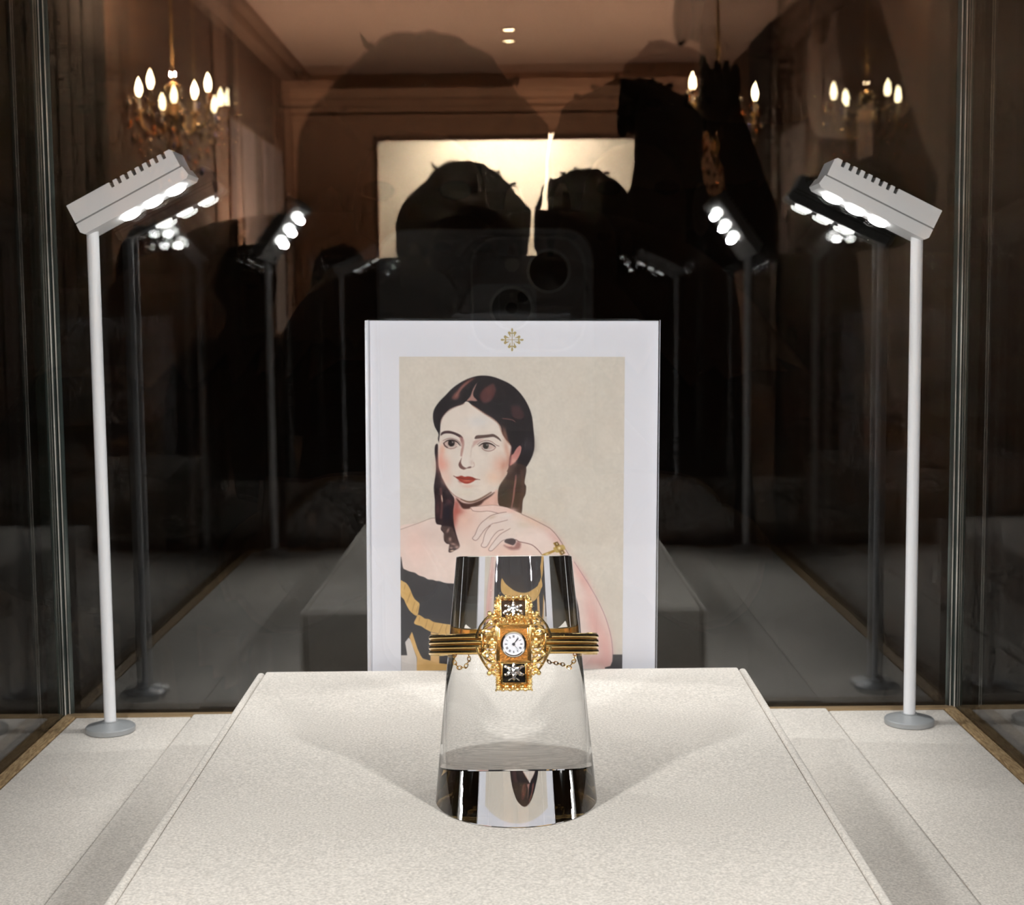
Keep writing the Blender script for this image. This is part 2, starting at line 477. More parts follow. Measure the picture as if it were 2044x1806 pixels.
# ------------------------------------------------------------------ portrait board
BX, BY = 0.0008, 0.7416
board = thing('portrait_board', 'white upright board printed with a portrait of a dark-haired woman, behind the pedestal', 'portrait', (BX, BY, DECK + 0.0026), (0, R(0.62), 0))
BW, BH = 0.1445, 0.2092
mb = MB(); mb.box(-BW / 2, BW / 2, 0, 0.0022, 0, BH, bev=0.0002, seg=1); mb.build('backing_card', M['card'], board)
mb = MB(); mb.box(-BW / 2 + 0.0016, BW / 2 + 0.0005, -0.0034, -0.0006, 0.0, BH + 0.0004)
o = mb.build('cover_sheet', [M['cover'], M['cover_edge']], board)
for p in o.data.polygons:
    if abs(p.normal[1]) < 0.5: p.material_index = 1

# ------------------------------------------------------------------ the printed portrait (flat print: colour per point of the sheet)
PW, PH = 450, 700
gx, gy = np.meshgrid(np.arange(PW + 1, dtype=np.float32), np.arange(PH + 1, dtype=np.float32))
gx += 798.0; gy += 712.0                       # drawing units of the artwork
rng = np.random.default_rng(3)
art = np.empty((PH + 1, PW + 1, 3), np.float32)

def vnoise(scale, seed):
    r = np.random.default_rng(seed)
    h, w = int(PH / scale) + 3, int(PW / scale) + 3
    g = r.random((h, w)).astype(np.float32)
    yy = (gy - 712) / scale; xx = (gx - 798) / scale
    y0 = yy.astype(int); x0 = xx.astype(int); fy = yy - y0; fx = xx - x0
    fy = fy * fy * (3 - 2 * fy); fx = fx * fx * (3 - 2 * fx)
    return (g[y0, x0] * (1 - fx) + g[y0, x0 + 1] * fx) * (1 - fy) + (g[y0 + 1, x0] * (1 - fx) + g[y0 + 1, x0 + 1] * fx) * fy

N_BIG = vnoise(60, 1) * .5 + vnoise(25, 2) * .3 + vnoise(9, 3) * .2 - .5
N_MED = vnoise(14, 4) * .6 + vnoise(6, 5) * .4 - .5
N_FINE = vnoise(3, 6) - .5
FR = {'A': (860, 840, 10.22), 'B': (850, 740, 8.887), 'C': (900, 990, 7.862), 'D': (790, 1100, 7.525), 'E': (1120, 1100, 7.525), 'F': (850, 950, 11.29), 'G': (840, 730, 4.63), 'P': (0, 0, 1.0)}
def pts(fr, l):
    ox, oy, s = FR[fr]; return [(ox + x / s, oy + y / s) for x, y in l]
def smooth_poly(p, closed=True, k=5):
    p = np.array(p, float); n = len(p); out = []
    for i in range(n if closed else n - 1):
        if closed: a, b, c, d = p[(i - 1) % n], p[i], p[(i + 1) % n], p[(i + 2) % n]
        else: a, b, c, d = p[max(i - 1, 0)], p[i], p[i + 1], p[min(i + 2, n - 1)]
        for t in np.arange(k) / k:
            out.append(.5 * ((2 * b) + (c - a) * t + (2 * a - 5 * b + 4 * c - d) * t * t + (3 * b - a - 3 * c + d) * t ** 3))
    if not closed: out.append(p[-1])
    return np.array(out)
def window(p, m):
    x0 = max(int(p[:, 0].min() - m) - 798, 0); x1 = min(int(p[:, 0].max() + m) - 798 + 2, PW + 1)
    y0 = max(int(p[:, 1].min() - m) - 712, 0); y1 = min(int(p[:, 1].max() + m) - 712 + 2, PH + 1)
    return slice(y0, max(y1, y0)), slice(x0, max(x1, x0))
def put(sl, a, color, tex=None, tamt=0.0):
    c = np.array(color, np.float32)[None, None]
    if tex is not None: c = c + (tex[sl] * tamt)[..., None]
    art[sl] = art[sl] * (1 - a[..., None]) + c * a[..., None]
def seg_dist(sl, p, closed):
    X, Y = gx[sl], gy[sl]; best = np.full(X.shape, 1e9, np.float32); tpar = np.zeros(X.shape, np.float32)
    n = len(p); m = n if closed else n - 1
    for i in range(m):
        a, b = p[i], p[(i + 1) % n]; d = b - a; L = float(d @ d) + 1e-9
        t = np.clip(((X - a[0]) * d[0] + (Y - a[1]) * d[1]) / L, 0, 1)
        q = (X - a[0] - t * d[0]) ** 2 + (Y - a[1] - t * d[1]) ** 2
        k = q < best; best[k] = q[k]; tpar[k] = (i + t[k]) / m
    return np.sqrt(best), tpar
def inside(sl, p):
    X, Y = gx[sl], gy[sl]; ins = np.zeros(X.shape, bool); n = len(p)
    for i in range(n):
        a, b = p[i], p[(i + 1) % n]
        if a[1] == b[1]: continue
        c = ((a[1] > Y) != (b[1] > Y)) & (X < (b[0] - a[0]) * (Y - a[1]) / (b[1] - a[1]) + a[0])
        ins ^= c
    return ins
def fill(fr, l, color, soft=0.8, alpha=1.0, tex=None, tamt=0.0, sm=True):
    p = pts(fr, l); p = smooth_poly(p) if sm else np.array(p, float)
    sl = window(p, soft * 2 + 2)
    if gx[sl].size == 0: return
    d, _ = seg_dist(sl, p, True); ins = inside(sl, p); sd = np.where(ins, -d, d)
    a = np.clip(.5 - sd / (2 * soft), 0, 1); a = a * a * (3 - 2 * a)
    put(sl, a * alpha, color, tex, tamt)
def stroke(fr, l, w, color, soft=0.6, alpha=1.0, taper=0.0):
    p = smooth_poly(pts(fr, l), False); sl = window(p, w + soft * 2 + 2)
    if gx[sl].size == 0: return
    d, t = seg_dist(sl, p, False)
    ww = w / 2 * (1 - taper * np.abs(2 * t - 1) ** 2)
    a = np.clip(.5 - (d - ww) / (2 * soft), 0, 1); a = a * a * (3 - 2 * a)
    put(sl, a * alpha, color)
def blob(fr, x, y, rx, ry, color, alpha, rot=0.0):
    (cx, cy_), = pts(fr, [(x, y)]); s = FR[fr][2]; rx, ry = rx / s, ry / s
    m = 2.6 * max(rx, ry); p = np.array([(cx - m, cy_ - m), (cx + m, cy_ + m)]); sl = window(p, 1)
    if gx[sl].size == 0: return
    c, s_ = math.cos(R(rot)), math.sin(R(rot))
    dx, dy = gx[sl] - cx, gy[sl] - cy_
    q = ((dx * c + dy * s_) / rx) ** 2 + ((-dx * s_ + dy * c) / ry) ** 2
    put(sl, np.exp(-q) * alpha, color)

art[:] = np.array((207, 200, 189), np.float32) + (N_BIG * 10 + N_FINE * 3)[..., None]
HAIR = (36, 20, 24)
SKIN = (222, 204, 196)
INK = (118, 88, 84)
# shoulders, chest, neck
fill('P', [(790, 1056), (835, 1041), (868, 1030), (900, 1016), (908, 985), (1000, 975), (1005, 1010), (1080, 1060), (1140, 1110), (1152, 1190), (1000, 1200), (900, 1180), (790, 1150)], SKIN, 1.0, tex=N_BIG, tamt=14)
stroke('P', [(798, 1054), (835, 1041), (858, 1032), (868, 1031)], 1.1, (150, 128, 118))
blob('P', 830, 1090, 30, 45, (232, 196, 186), .55)
blob('P', 935, 1090, 40, 22, (222, 206, 196), .8)
blob('P', 1010, 1095, 50, 16, (224, 184, 168), .6)
blob('P', 925, 1030, 30, 40, (216, 178, 164), .8)
blob('F', 640, 900, 90, 330, (170, 92, 80), .85, 8)
blob('F', 720, 760, 150, 90, (168, 84, 74), .7)
blob('F', 700, 600, 80, 120, (160, 78, 72), .7)
fill('F', [(700, 500), (820, 640), (1010, 700), (1200, 620), (1300, 520), (1500, 400), (1620, 280), (1640, 620), (1560, 640), (1200, 650), (1000, 700), (840, 700), (760, 600)], (205, 160, 146), 3, .8)
fill('F', [(690, 470), (820, 560), (980, 590), (1120, 560), (1280, 490), (1440, 400), (1560, 330), (1480, 420), (1330, 520), (1240, 610), (1120, 660), (990, 700), (850, 700), (780, 620)], (62, 32, 30), 2.0, .97)
blob('F', 1480, 560, 90, 60, (222, 182, 172), .8)
# hair masses
fill('G', [(115, 470), (125, 400), (170, 330), (230, 270), (300, 200), (400, 135), (500, 97), (580, 88), (660, 96), (760, 130), (850, 178), (930, 255), (990, 345), (1030, 450), (1045, 560), (1057, 690), (1050, 780), (1020, 860), (975, 930), (940, 960), (700, 960), (300, 900), (170, 700), (165, 620), (130, 550)], (24, 16, 22), 0.9)
fill('G', [(832, 900), (975, 915), (965, 1060), (980, 1100), (975, 1170), (950, 1230), (938, 1350), (900, 1340), (800, 1300), (725, 1270), (718, 1150), (740, 1080), (800, 990)], (58, 40, 36), 0.9, tex=N_MED, tamt=20)
fill('G', [(160, 720), (135, 725), (130, 790), (140, 880), (140, 960), (128, 1050), (120, 1120), (130, 1240), (130, 1330), (140, 1440), (190, 1460), (185, 1500), (215, 1540), (215, 1600), (240, 1630), (265, 1640), (255, 1700), (275, 1712), (320, 1690), (350, 1670), (358, 1640), (340, 1580), (318, 1500), (305, 1430), (300, 1330), (312, 1220), (270, 1150), (200, 1020), (165, 860)], (38, 22, 28), 0.9, tex=N_MED, tamt=26)
fill('F', [(380, 1090), (340, 1150), (400, 1230), (400, 1350), (440, 1450), (530, 1500), (520, 1600), (620, 1590), (720, 1600), (765, 1540), (720, 1420), (640, 1230), (590, 1120)], (84, 66, 62), 2, .85, tex=N_MED, tamt=24)
for x, y, rx, ry, rt in ((500, 1190, 26, 60, 25), (545, 1390, 30, 42, 0), (620, 1500, 60, 26, 10), (700, 1570, 46, 40, 0), (575, 1590, 36, 20, 0)): blob('F', x, y, rx, ry, (196, 158, 146), .75, rt)
blob('F', 590, 1650, 50, 16, (244, 214, 184), .9, -8)
# highlights in the hair
fill('B', [(470, 470), (560, 350), (660, 230), (780, 150), (880, 120), (800, 190), (680, 290), (600, 390), (550, 490)], (112, 66, 60), 3.5, .95, tex=N_MED, tamt=30)
blob('B', 560, 430, 50, 70, (132, 84, 76), .7, 30)
stroke('B', [(540, 440), (640, 300), (760, 190)], 2.2, (150, 104, 92), 2.0, .7)
fill('B', [(960, 470), (1010, 330), (1130, 260), (1200, 220), (1250, 310), (1240, 400), (1180, 500), (1060, 560)], (86, 46, 46), 3.5, .9, tex=N_MED, tamt=24)
blob('B', 1120, 350, 70, 80, (104, 60, 56), .7)
fill('B', [(1520, 620), (1650, 610), (1730, 700), (1760, 800), (1660, 840), (1560, 800)], (66, 36, 40), 3.5, .85)
stroke('B', [(1370, 830), (1480, 840), (1560, 860), (1590, 890)], 1.6, (140, 92, 84), .8, .8)
blob('G', 1000, 720, 50, 60, (58, 50, 54), .8)
blob('G', 930, 760, 90, 40, (40, 34, 44), .6)
stroke('G', [(885, 1000), (880, 1060), (870, 1130), (862, 1200), (845, 1290)], 3.6, (168, 112, 106), 1.6, .8, .5)
stroke('G', [(935, 960), (950, 1060), (940, 1180), (915, 1300)], 5, (84, 54, 48), 2.5, .7)
blob('G', 780, 1160, 40, 80, (44, 46, 40), .7)
stroke('G', [(185, 1120), (190, 1200), (195, 1290), (185, 1390)], 4.5, (104, 64, 62), 2.0, .85)
stroke('F', [(355, 400), (365, 470), (375, 550)], 2.0, (228, 196, 176), .6, .95, .6)
blob('F', 520, 540, 70, 90, (92, 52, 58), .7)
blob('F', 480, 800, 80, 200, (22, 18, 34), .85)
blob('F', 270, 700, 40, 160, (96, 52, 56), .6)
# face
fill('A', [(205, 20), (226, -60), (290, -150), (390, -250), (520, -310), (640, -345), (700, -390), (730, -410), (780, -395), (850, -335), (960, -270), (1110, -165), (1270, -70), (1370, 10), (1440, 110), (1470, 240), (1540, 350), (1620, 440), (1655, 520), (1640, 640), (1610, 740), (1600, 900), (1540, 1040), (1480, 1150), (1400, 1280), (1250, 1420), (1080, 1530), (950, 1590), (830, 1622), (720, 1605), (600, 1560), (480, 1490), (380, 1390), (300, 1270), (240, 1150), (200, 1020), (165, 900), (155, 700), (155, 540), (165, 450), (180, 330), (195, 180)], (216, 205, 195), 0.9, tex=N_BIG, tamt=10)
fill('B', [(735, 520), (800, 440), (840, 330), (900, 230), (905, 240), (850, 370), (860, 450), (920, 520), (800, 520)], (176, 132, 122), 1.2, .9)
blob('A', 980, -10, 240, 130, (205, 205, 206), .6)
blob('A', 240, 560, 60, 120, (216, 152, 128), .6)
blob('A', 250, 880, 130, 170, (220, 156, 140), .8)
blob('A', 200, 760, 60, 160, (214, 142, 126), .55)
blob('A', 1430, 860, 170, 200, (214, 168, 150), .75)
blob('A', 1500, 880, 60, 120, (186, 124, 104), .55, 20)
blob('A', 1590, 800, 40, 160, (170, 110, 92), .55, 12)
blob('A', 1480, 1080, 50, 130, (196, 150, 130), .6, 25)
blob('A', 1560, 560, 50, 200, (196, 138, 118), .6, -12)
blob('A', 1530, 250, 40, 170, (180, 128, 104), .6, -18)
blob('A', 1300, 1120, 160, 140, (224, 188, 166), .7)
blob('A', 330, 1150, 110, 130, (222, 186, 172), .7)
blob('A', 700, 1420, 200, 90, (214, 205, 190), .8)
blob('A', 760, 1300, 130, 36, (206, 166, 150), .6)
stroke('A', [(240, 1150), (310, 1290), (390, 1400), (500, 1500), (620, 1560)], 1.5, (120, 66, 58), 1.2, .7, .3)
stroke('A', [(620, 1568), (760, 1618), (900, 1605), (1060, 1535), (1240, 1425)], 3.0, (84, 50, 38), 1.6, .85, .3)
stroke('A', [(205, 20), (250, -110), (350, -215), (500, -300), (680, -370)], 2.2, (112, 72, 66), 1.6, .6)
stroke('A', [(860, -335), (1110, -165), (1290, -50), (1400, 50), (1460, 200), (1560, 370), (1640, 470)], 2.6, (140, 92, 74), 1.8, .65)
# ear
fill('A', [(1640, 700), (1700, 640), (1760, 540), (1830, 480), (1860, 540), (1820, 680), (1740, 800), (1620, 880)], (192, 130, 122), 0.9)
blob('A', 1700, 790, 60, 60, (214, 168, 156), .8)
blob('A', 1800, 580, 30, 80, (170, 108, 104), .7, 25)
stroke('A', [(1610, 880), (1640, 740), (1650, 620), (1660, 500)], 3.0, (96, 54, 56), 1.6, .6)
# brows
fill('A', [(205, 280), (220, 220), (290, 185), (380, 180), (480, 205), (570, 240), (630, 280), (660, 330), (600, 320), (520, 275), (420, 240), (310, 235), (250, 255)], (58, 34, 38), 0.8, .95)
fill('A', [(900, 330), (940, 275), (1060, 265), (1180, 255), (1280, 245), (1360, 285), (1420, 340), (1445, 395), (1380, 350), (1290, 305), (1180, 315), (1050, 330), (930, 345)], (84, 62, 58), 0.8, .92)
# eye sockets, nose
fill('A', [(600, 300), (660, 330), (690, 420), (680, 520), (655, 640), (640, 700), (610, 680), (620, 560), (640, 480), (610, 380)], (168, 124, 116), 1.6, .8)
blob('A', 640, 360, 30, 60, (136, 88, 88), .5)
fill('A', [(860, 470), (880, 400), (960, 360), (1080, 345), (1000, 400), (920, 460), (850, 520)], (190, 152, 144), 2.2, .75)
stroke('A', [(850, 480), (830, 580), (820, 700)], 1.6, (190, 168, 158), 1.5, .6)
fill('A', [(640, 720), (600, 790), (570, 860), (590, 920), (640, 955), (690, 965), (740, 935), (690, 915), (640, 870), (622, 800)], (98, 58, 54), 1.0, .9)
fill('A', [(735, 940), (760, 915), (810, 900), (840, 915), (810, 935), (770, 940)], (96, 60, 58), 0.9, .9)
stroke('A', [(880, 820), (895, 880), (860, 920)], 1.3, (178, 140, 132), 1.1, .7)
blob('A', 720, 800, 60, 110, (222, 214, 206), .6)
blob('A', 840, 820, 34, 60, (196, 168, 160), .5)
# eyes
def eye(white, lid, iris, r, crease, low, dark):
    fill('A', white, (206, 182, 172), 0.7)
    blob('A', iris[0], iris[1], r * 1.5, r * 1.5, dark, .25)
    fill('A', [(iris[0] + r * math.cos(t), iris[1] + r * math.sin(t)) for t in np.linspace(0, 2 * math.pi, 12)[:-1]], dark, 0.6)
    stroke('A', lid, 3.0, (46, 28, 28), 0.7, .95, .6)
    stroke('A', crease, 1.3, (128, 88, 84), .8, .85)
    stroke('A', low, 1.6, (140, 96, 90), .9, .8)
    blob('A', iris[0] + 26, iris[1] - 20, 15, 18, (176, 168, 164), .9)
eye([(270, 430), (330, 390), (420, 370), (500, 400), (560, 440), (500, 490), (420, 510), (330, 490)], [(270, 430), (330, 385), (420, 370), (500, 385), (560, 420), (600, 480)], (425, 430), 68,
    [(255, 380), (330, 345), (420, 335), (520, 360), (590, 410), (625, 490)], [(275, 450), (320, 510), (400, 540), (480, 530), (530, 500)], (28, 20, 20))
stroke('A', [(270, 430), (290, 480), (340, 515)], 2.6, (66, 38, 36), 1.0, .8)
eye([(1000, 485), (1070, 435), (1150, 425), (1240, 450), (1320, 495), (1270, 540), (1180, 555), (1090, 530)], [(985, 490), (1060, 440), (1150, 425), (1250, 450), (1325, 500)], (1130, 485), 62,
    [(960, 460), (1040, 400), (1150, 375), (1250, 400), (1330, 460), (1400, 490)], [(1050, 530), (1110, 575), (1200, 590), (1290, 560), (1330, 510)], (50, 46, 42))
# lips
fill('A', [(500, 1115), (560, 1105), (630, 1088), (700, 1110), (760, 1100), (850, 1115), (930, 1150), (1010, 1165), (920, 1175), (870, 1210), (790, 1245), (710, 1250), (640, 1225), (580, 1180)], (152, 54, 40), 0.8)
blob('A', 740, 1190, 90, 22, (208, 122, 98), .8, 3)
stroke('A', [(480, 1105), (540, 1120), (620, 1135), (690, 1160), (760, 1165), (850, 1155), (930, 1160), (1010, 1168)], 1.4, (96, 36, 32), .8, .85, .4)
blob('A', 600, 1200, 40, 30, (140, 44, 34), .5, 40)
stroke('A', [(470, 1090), (500, 1112)], 1.4, (120, 80, 74), .8, .8)
# forearm and hand
fill('P', [(1010, 1010), (1025, 1015), (1042, 1022), (1059, 1030), (1075.5, 1038), (1091, 1046), (1101, 1052), (1111, 1062), (1121, 1076), (1129, 1089), (1138, 1102), (1149.5, 1119), (1160, 1135), (1177, 1161), (1194, 1190), (1205, 1212), (1213, 1230), (1220, 1250), (1225, 1271), (1227.6, 1293), (1229, 1310), (1226, 1321), (1221, 1329), (1200, 1345), (1168, 1345), (1160, 1310), (1158, 1260), (1150, 1200), (1130, 1150), (1105, 1120), (1083, 1103), (1075, 1092), (1063, 1083.5), (1046, 1079), (1035, 1076), (1025, 1071), (1018, 1053), (1010, 1028)], (222, 204, 196), 0.9, tex=N_BIG, tamt=8)
for q, rr, al, rt in (((1190, 1240), (16, 60), .8, -14), ((1215, 1300), (14, 50), .8, -6), ((1165, 1150), (9, 40), .7, -30), ((1110, 1070), (9, 30), .5, -42), ((1195, 1318), (30, 12), .7, 0)):
    blob('P', q[0], q[1], rr[0], rr[1], (214, 164, 158), al, rt)
blob('P', 1062, 1036, 34, 9, (214, 180, 160), .7, 22)
fg = (220, 204, 197)
index_f = [(310, 150), (420, 138), (560, 125), (680, 118), (800, 135), (900, 165), (930, 220), (860, 240), (740, 245), (700, 232), (600, 210), (480, 218), (370, 210), (330, 190)]
mid_f = [(620, 290), (740, 250), (880, 230), (980, 300), (930, 360), (760, 385), (660, 410), (600, 450), (540, 500), (480, 580), (430, 650), (390, 672), (350, 655), (345, 630), (385, 580), (420, 480), (480, 400), (560, 335)]
ring_f = [(640, 430), (700, 400), (830, 370), (950, 350), (990, 450), (900, 500), (830, 500), (760, 520), (700, 570), (640, 650), (590, 740), (550, 780), (500, 775), (482, 745), (510, 690), (530, 600), (570, 510)]
lit_f = [(835, 535), (940, 470), (1040, 560), (1010, 640), (850, 660), (800, 690), (740, 750), (680, 810), (640, 838), (600, 825), (610, 790), (660, 720), (730, 630), (790, 570)]
fill('C', index_f, (224, 198, 190), .8)
fill('C', mid_f, fg, .8); fill('C', ring_f, fg, .8); fill('C', lit_f, fg, .8)
blob('C', 1060, 470, 170, 120, (218, 206, 198), .9); blob('C', 960, 200, 90, 40, (226, 188, 178), .8)
blob('C', 1150, 420, 110, 50, (206, 190, 172), .6, 15); blob('C', 650, 310, 60, 24, (196, 172, 152), .7, -20)
blob('C', 900, 280, 80, 24, (220, 212, 206), .8, -12)
stroke('C', [(315, 155), (335, 192), (372, 212), (480, 219), (600, 211), (700, 233), (760, 247)], 1.1, INK, .6, .85)
stroke('C', [(310, 150), (420, 138), (560, 125), (680, 118), (800, 135)], 1.0, INK, .6, .6)
stroke('C', [(880, 225), (760, 245), (640, 280), (560, 335), (480, 400), (425, 480), (385, 580), (345, 630), (352, 655), (390, 672), (430, 650), (480, 580), (540, 500), (610, 445)], 1.15, INK, .6, .9)
stroke('C', [(900, 350), (780, 382), (660, 410), (600, 450)], 1.15, INK, .6, .8)
stroke('C', [(630, 440), (570, 510), (530, 600), (510, 690), (482, 745), (500, 776), (550, 780), (590, 740), (640, 650), (700, 570), (760, 520), (835, 500)], 1.15, INK, .6, .9)
stroke('C', [(940, 485), (860, 530), (790, 570), (730, 630), (660, 720), (610, 790), (600, 825), (640, 838), (680, 810), (740, 750), (800, 690), (850, 660)], 1.15, INK, .6, .85)
fill('C', [(850, 680), (880, 650), (980, 640), (1030, 670), (1020, 720), (980, 750), (920, 730), (860, 705)], (62, 48, 52), 1.0, .95)
fill('C', [(840, 750), (920, 745), (1000, 770), (1050, 690), (1110, 720), (1090, 800), (1010, 820), (930, 810)], (132, 84, 80), 3.5, .8)
fill('C', [(860, 730), (930, 738), (975, 752), (930, 772), (870, 755)], (218, 180, 166), 1.2, .9)
stroke('C', [(1030, 655), (1080, 690), (1150, 705), (1270, 735), (1340, 780), (1400, 840), (1440, 890)], 1.5, (104, 68, 64), .7, .95)
stroke('C', [(1120, 258), (1250, 315), (1380, 380), (1500, 440), (1580, 490), (1660, 570), (1740, 680), (1800, 780), (1900, 940)], 1.3, (128, 104, 98), .7, .9)
stroke('E', [(220, 140), (300, 260), (430, 460), (560, 680), (640, 840), (700, 980), (750, 1130), (790, 1290), (810, 1450), (818, 1560)], 1.2, (150, 108, 118), .7, .85)
# the little gold watch on her wrist
GO = (168, 136, 62)
fill('C', [(1435, 905), (1470, 880), (1640, 815), (1655, 850), (1480, 925), (1450, 935)], GO, .7, sm=False)
fill('C', [(1500, 885), (1540, 870), (1550, 890), (1510, 905)], (208, 184, 128), .7)
fill('C', [(1625, 800), (1660, 770), (1780, 740), (1815, 800), (1780, 830), (1680, 865)], (186, 160, 92), .8)
fill('C', [(1622, 712), (1690, 688), (1818, 868), (1752, 916)], (150, 118, 48), .7, sm=False)
for x, y in ((1682, 726), (1768, 860)):
    fill('C', [(x - 34, y - 22), (x + 10, y - 36), (x + 34, y + 18), (x - 8, y + 36)], (84, 58, 34), .6, sm=False)
    fill('C', [(x - 18, y - 12), (x + 6, y - 20), (x + 18, y + 10), (x - 4, y + 20)], (196, 178, 134), .6, sm=False)
blob('C', 1722, 792, 26, 26, (240, 226, 190), .95)
# dress
DR = (50, 49, 54)
TAN = (206, 168, 104)
fill('D', [(60, 225), (105, 245), (200, 285), (280, 305), (340, 345), (420, 370), (480, 405), (550, 410), (600, 428), (650, 430), (750, 460), (880, 468), (1200, 490), (1700, 470), (2300, 430), (2600, 440), (2740, 700), (2800, 1100), (2830, 1750), (2830, 2600), (60, 2600)], DR, .8, tex=N_FINE, tamt=6)
fill('D', [(60, 430), (105, 440), (150, 465), (200, 540), (240, 640), (280, 710), (345, 770), (335, 860), (320, 940), (290, 955), (250, 930), (190, 870), (140, 780), (110, 710), (60, 640)], TAN, .8, tex=N_MED, tamt=16)
fill('D', [(320, 945), (370, 958), (430, 1000), (490, 1008), (560, 1050), (640, 1065), (730, 1080), (830, 1092), (1200, 1130), (1700, 1100), (2200, 980), (2400, 900), (2430, 1080), (2200, 1170), (1700, 1290), (1200, 1310), (825, 1275), (750, 1265), (640, 1230), (520, 1200), (420, 1150), (370, 1115), (265, 1075), (295, 990)], TAN, .8, tex=N_MED, tamt=16)
for l in ([(215, 600), (180, 690), (150, 770)], [(280, 740), (250, 830), (235, 890)], [(130, 490), (115, 560)], [(470, 1010), (440, 1110), (430, 1140)], [(570, 1050), (535, 1150), (520, 1200)], [(700, 1085), (660, 1170), (640, 1225)], [(770, 1095), (745, 1180), (760, 1250)], [(350, 975), (340, 1040)], [(330, 800), (300, 900)]):
    stroke('D', l, 1.8, (160, 122, 66), 1.0, .75, .4)
fill('D', [(125, 1360), (180, 1290), (215, 1330), (250, 1450), (300, 1600), (305, 1750), (305, 2400), (60, 2400), (60, 1560), (155, 1560)], (206, 200, 196), .8, sm=False)
fill('D', [(230, 1200), (265, 1310), (310, 1450), (360, 1560), (395, 1610), (500, 1640), (640, 1680), (770, 1695), (1400, 1720), (2000, 1700), (2000, 2400), (300, 2400), (300, 1750), (305, 1600), (260, 1480), (190, 1280)], (210, 170, 108), .8, tex=N_MED, tamt=14, sm=False)
fill('D', [(518, 1205), (650, 1240), (645, 1690), (510, 1645)], (214, 174, 118), .8, tex=N_MED, tamt=14, sm=False)
fill('E', [(815, 1545), (980, 1545), (980, 2400), (640, 2400), (700, 1740), (780, 1720), (810, 1650)], (64, 63, 66), .8, sm=False)

art *= 1 + (N_MED * 0.035 + N_FINE * 0.02)[..., None]
sx_, sz_ = 0.000247, 0.0002515
X = (gx - 1023.0) * sx_ + 0.00015
Z = 1.2441 - (DECK + 0.0026) - (gy - 712.0) * sz_
nv = X.size
co = np.zeros((nv, 3), np.float32); co[:, 0] = X.ravel(); co[:, 1] = -0.00012; co[:, 2] = Z.ravel()
me = bpy.data.meshes.new('portrait_print')
idx = np.arange(nv).reshape(PH + 1, PW + 1)
q = np.stack([idx[:-1, :-1], idx[1:, :-1], idx[1:, 1:], idx[:-1, 1:]], -1).reshape(-1, 4)
me.vertices.add(nv); me.vertices.foreach_set('co', co.ravel())
me.loops.add(q.size); me.loops.foreach_set('vertex_index', q.ravel().astype(np.int32))
me.polygons.add(len(q)); me.polygons.foreach_set('loop_start', np.arange(0, q.size, 4, dtype=np.int32))
me.update(calc_edges=True)
c8 = np.clip(art, 0, 255) / 255.0
cl = np.where(c8 <= 0.04045, c8 / 12.92, ((c8 + 0.055) / 1.055) ** 2.4) * PRINT_GAIN
rgba = np.ones((nv, 4), np.float32); rgba[:, :3] = np.clip(cl, 0, 1).reshape(-1, 3)
att = me.color_attributes.new('print', 'FLOAT_COLOR', 'POINT'); att.data.foreach_set('color', rgba.ravel())
pm, nt, b = newmat('printed_paper')
an = nt.nodes.new('ShaderNodeVertexColor'); an.layer_name = 'print'
nt.links.new(an.outputs['Color'], b.inputs['Base Color']); b.inputs['Roughness'].default_value = 0.55; b.inputs['Specular IOR Level'].default_value = 0.25
me.materials.append(pm)
o = link('portrait_print', me, board); o['label'] = 'printed portrait of a woman with dark ringlets, hand at her chin'

# emblem above the portrait
mb = MB()
def flat(poly):
    n = len(poly); mb.add([(x, 0, z) for x, z in poly], [tuple(range(n))], False)
def ell(cx, cz, rx, rz, rot=0, n=18):
    c, s = math.cos(rot), math.sin(rot)
    return [(cx + rx * math.cos(t) * c - rz * math.sin(t) * s, cz + rx * math.cos(t) * s + rz * math.sin(t) * c) for t in [2 * math.pi * k / n for k in range(n)]]
for k in range(4):
    st = len(mb.v)
    flat([(-18, 0), (18, 0), (18, 420), (-18, 420)])
    flat(ell(0, 575, 58, 100)); flat([(-24, 400), (24, 400), (40, 540), (-40, 540)])
    flat([(-200, 350), (200, 350), (230, 430), (120, 470), (40, 400), (-40, 400), (-120, 470), (-230, 430)])
    for sg in (-1, 1):
        flat(ell(sg * 180, 415, 78, 66, sg * -0.5))
        flat([(sg * 245, 400), (sg * 120, 380), (sg * 105, 300), (sg * 95, 160), (sg * 110, 155), (sg * 150, 235)])
    mb.xform(Matrix.Rotation(k * math.pi / 2, 4, 'Y'), st)
mb.xform(Matrix.Scale(0.0000084, 4))
for i, v in enumerate(mb.v): mb.v[i] = (v[0], -0.00002 * (i % 7) / 7, v[2])
o = mb.build('emblem', M['foil'], board, (0.0002, -0.00016, 1.2524 - DECK - 0.0026)); o['label'] = 'gold four-armed cross emblem with budded tips'

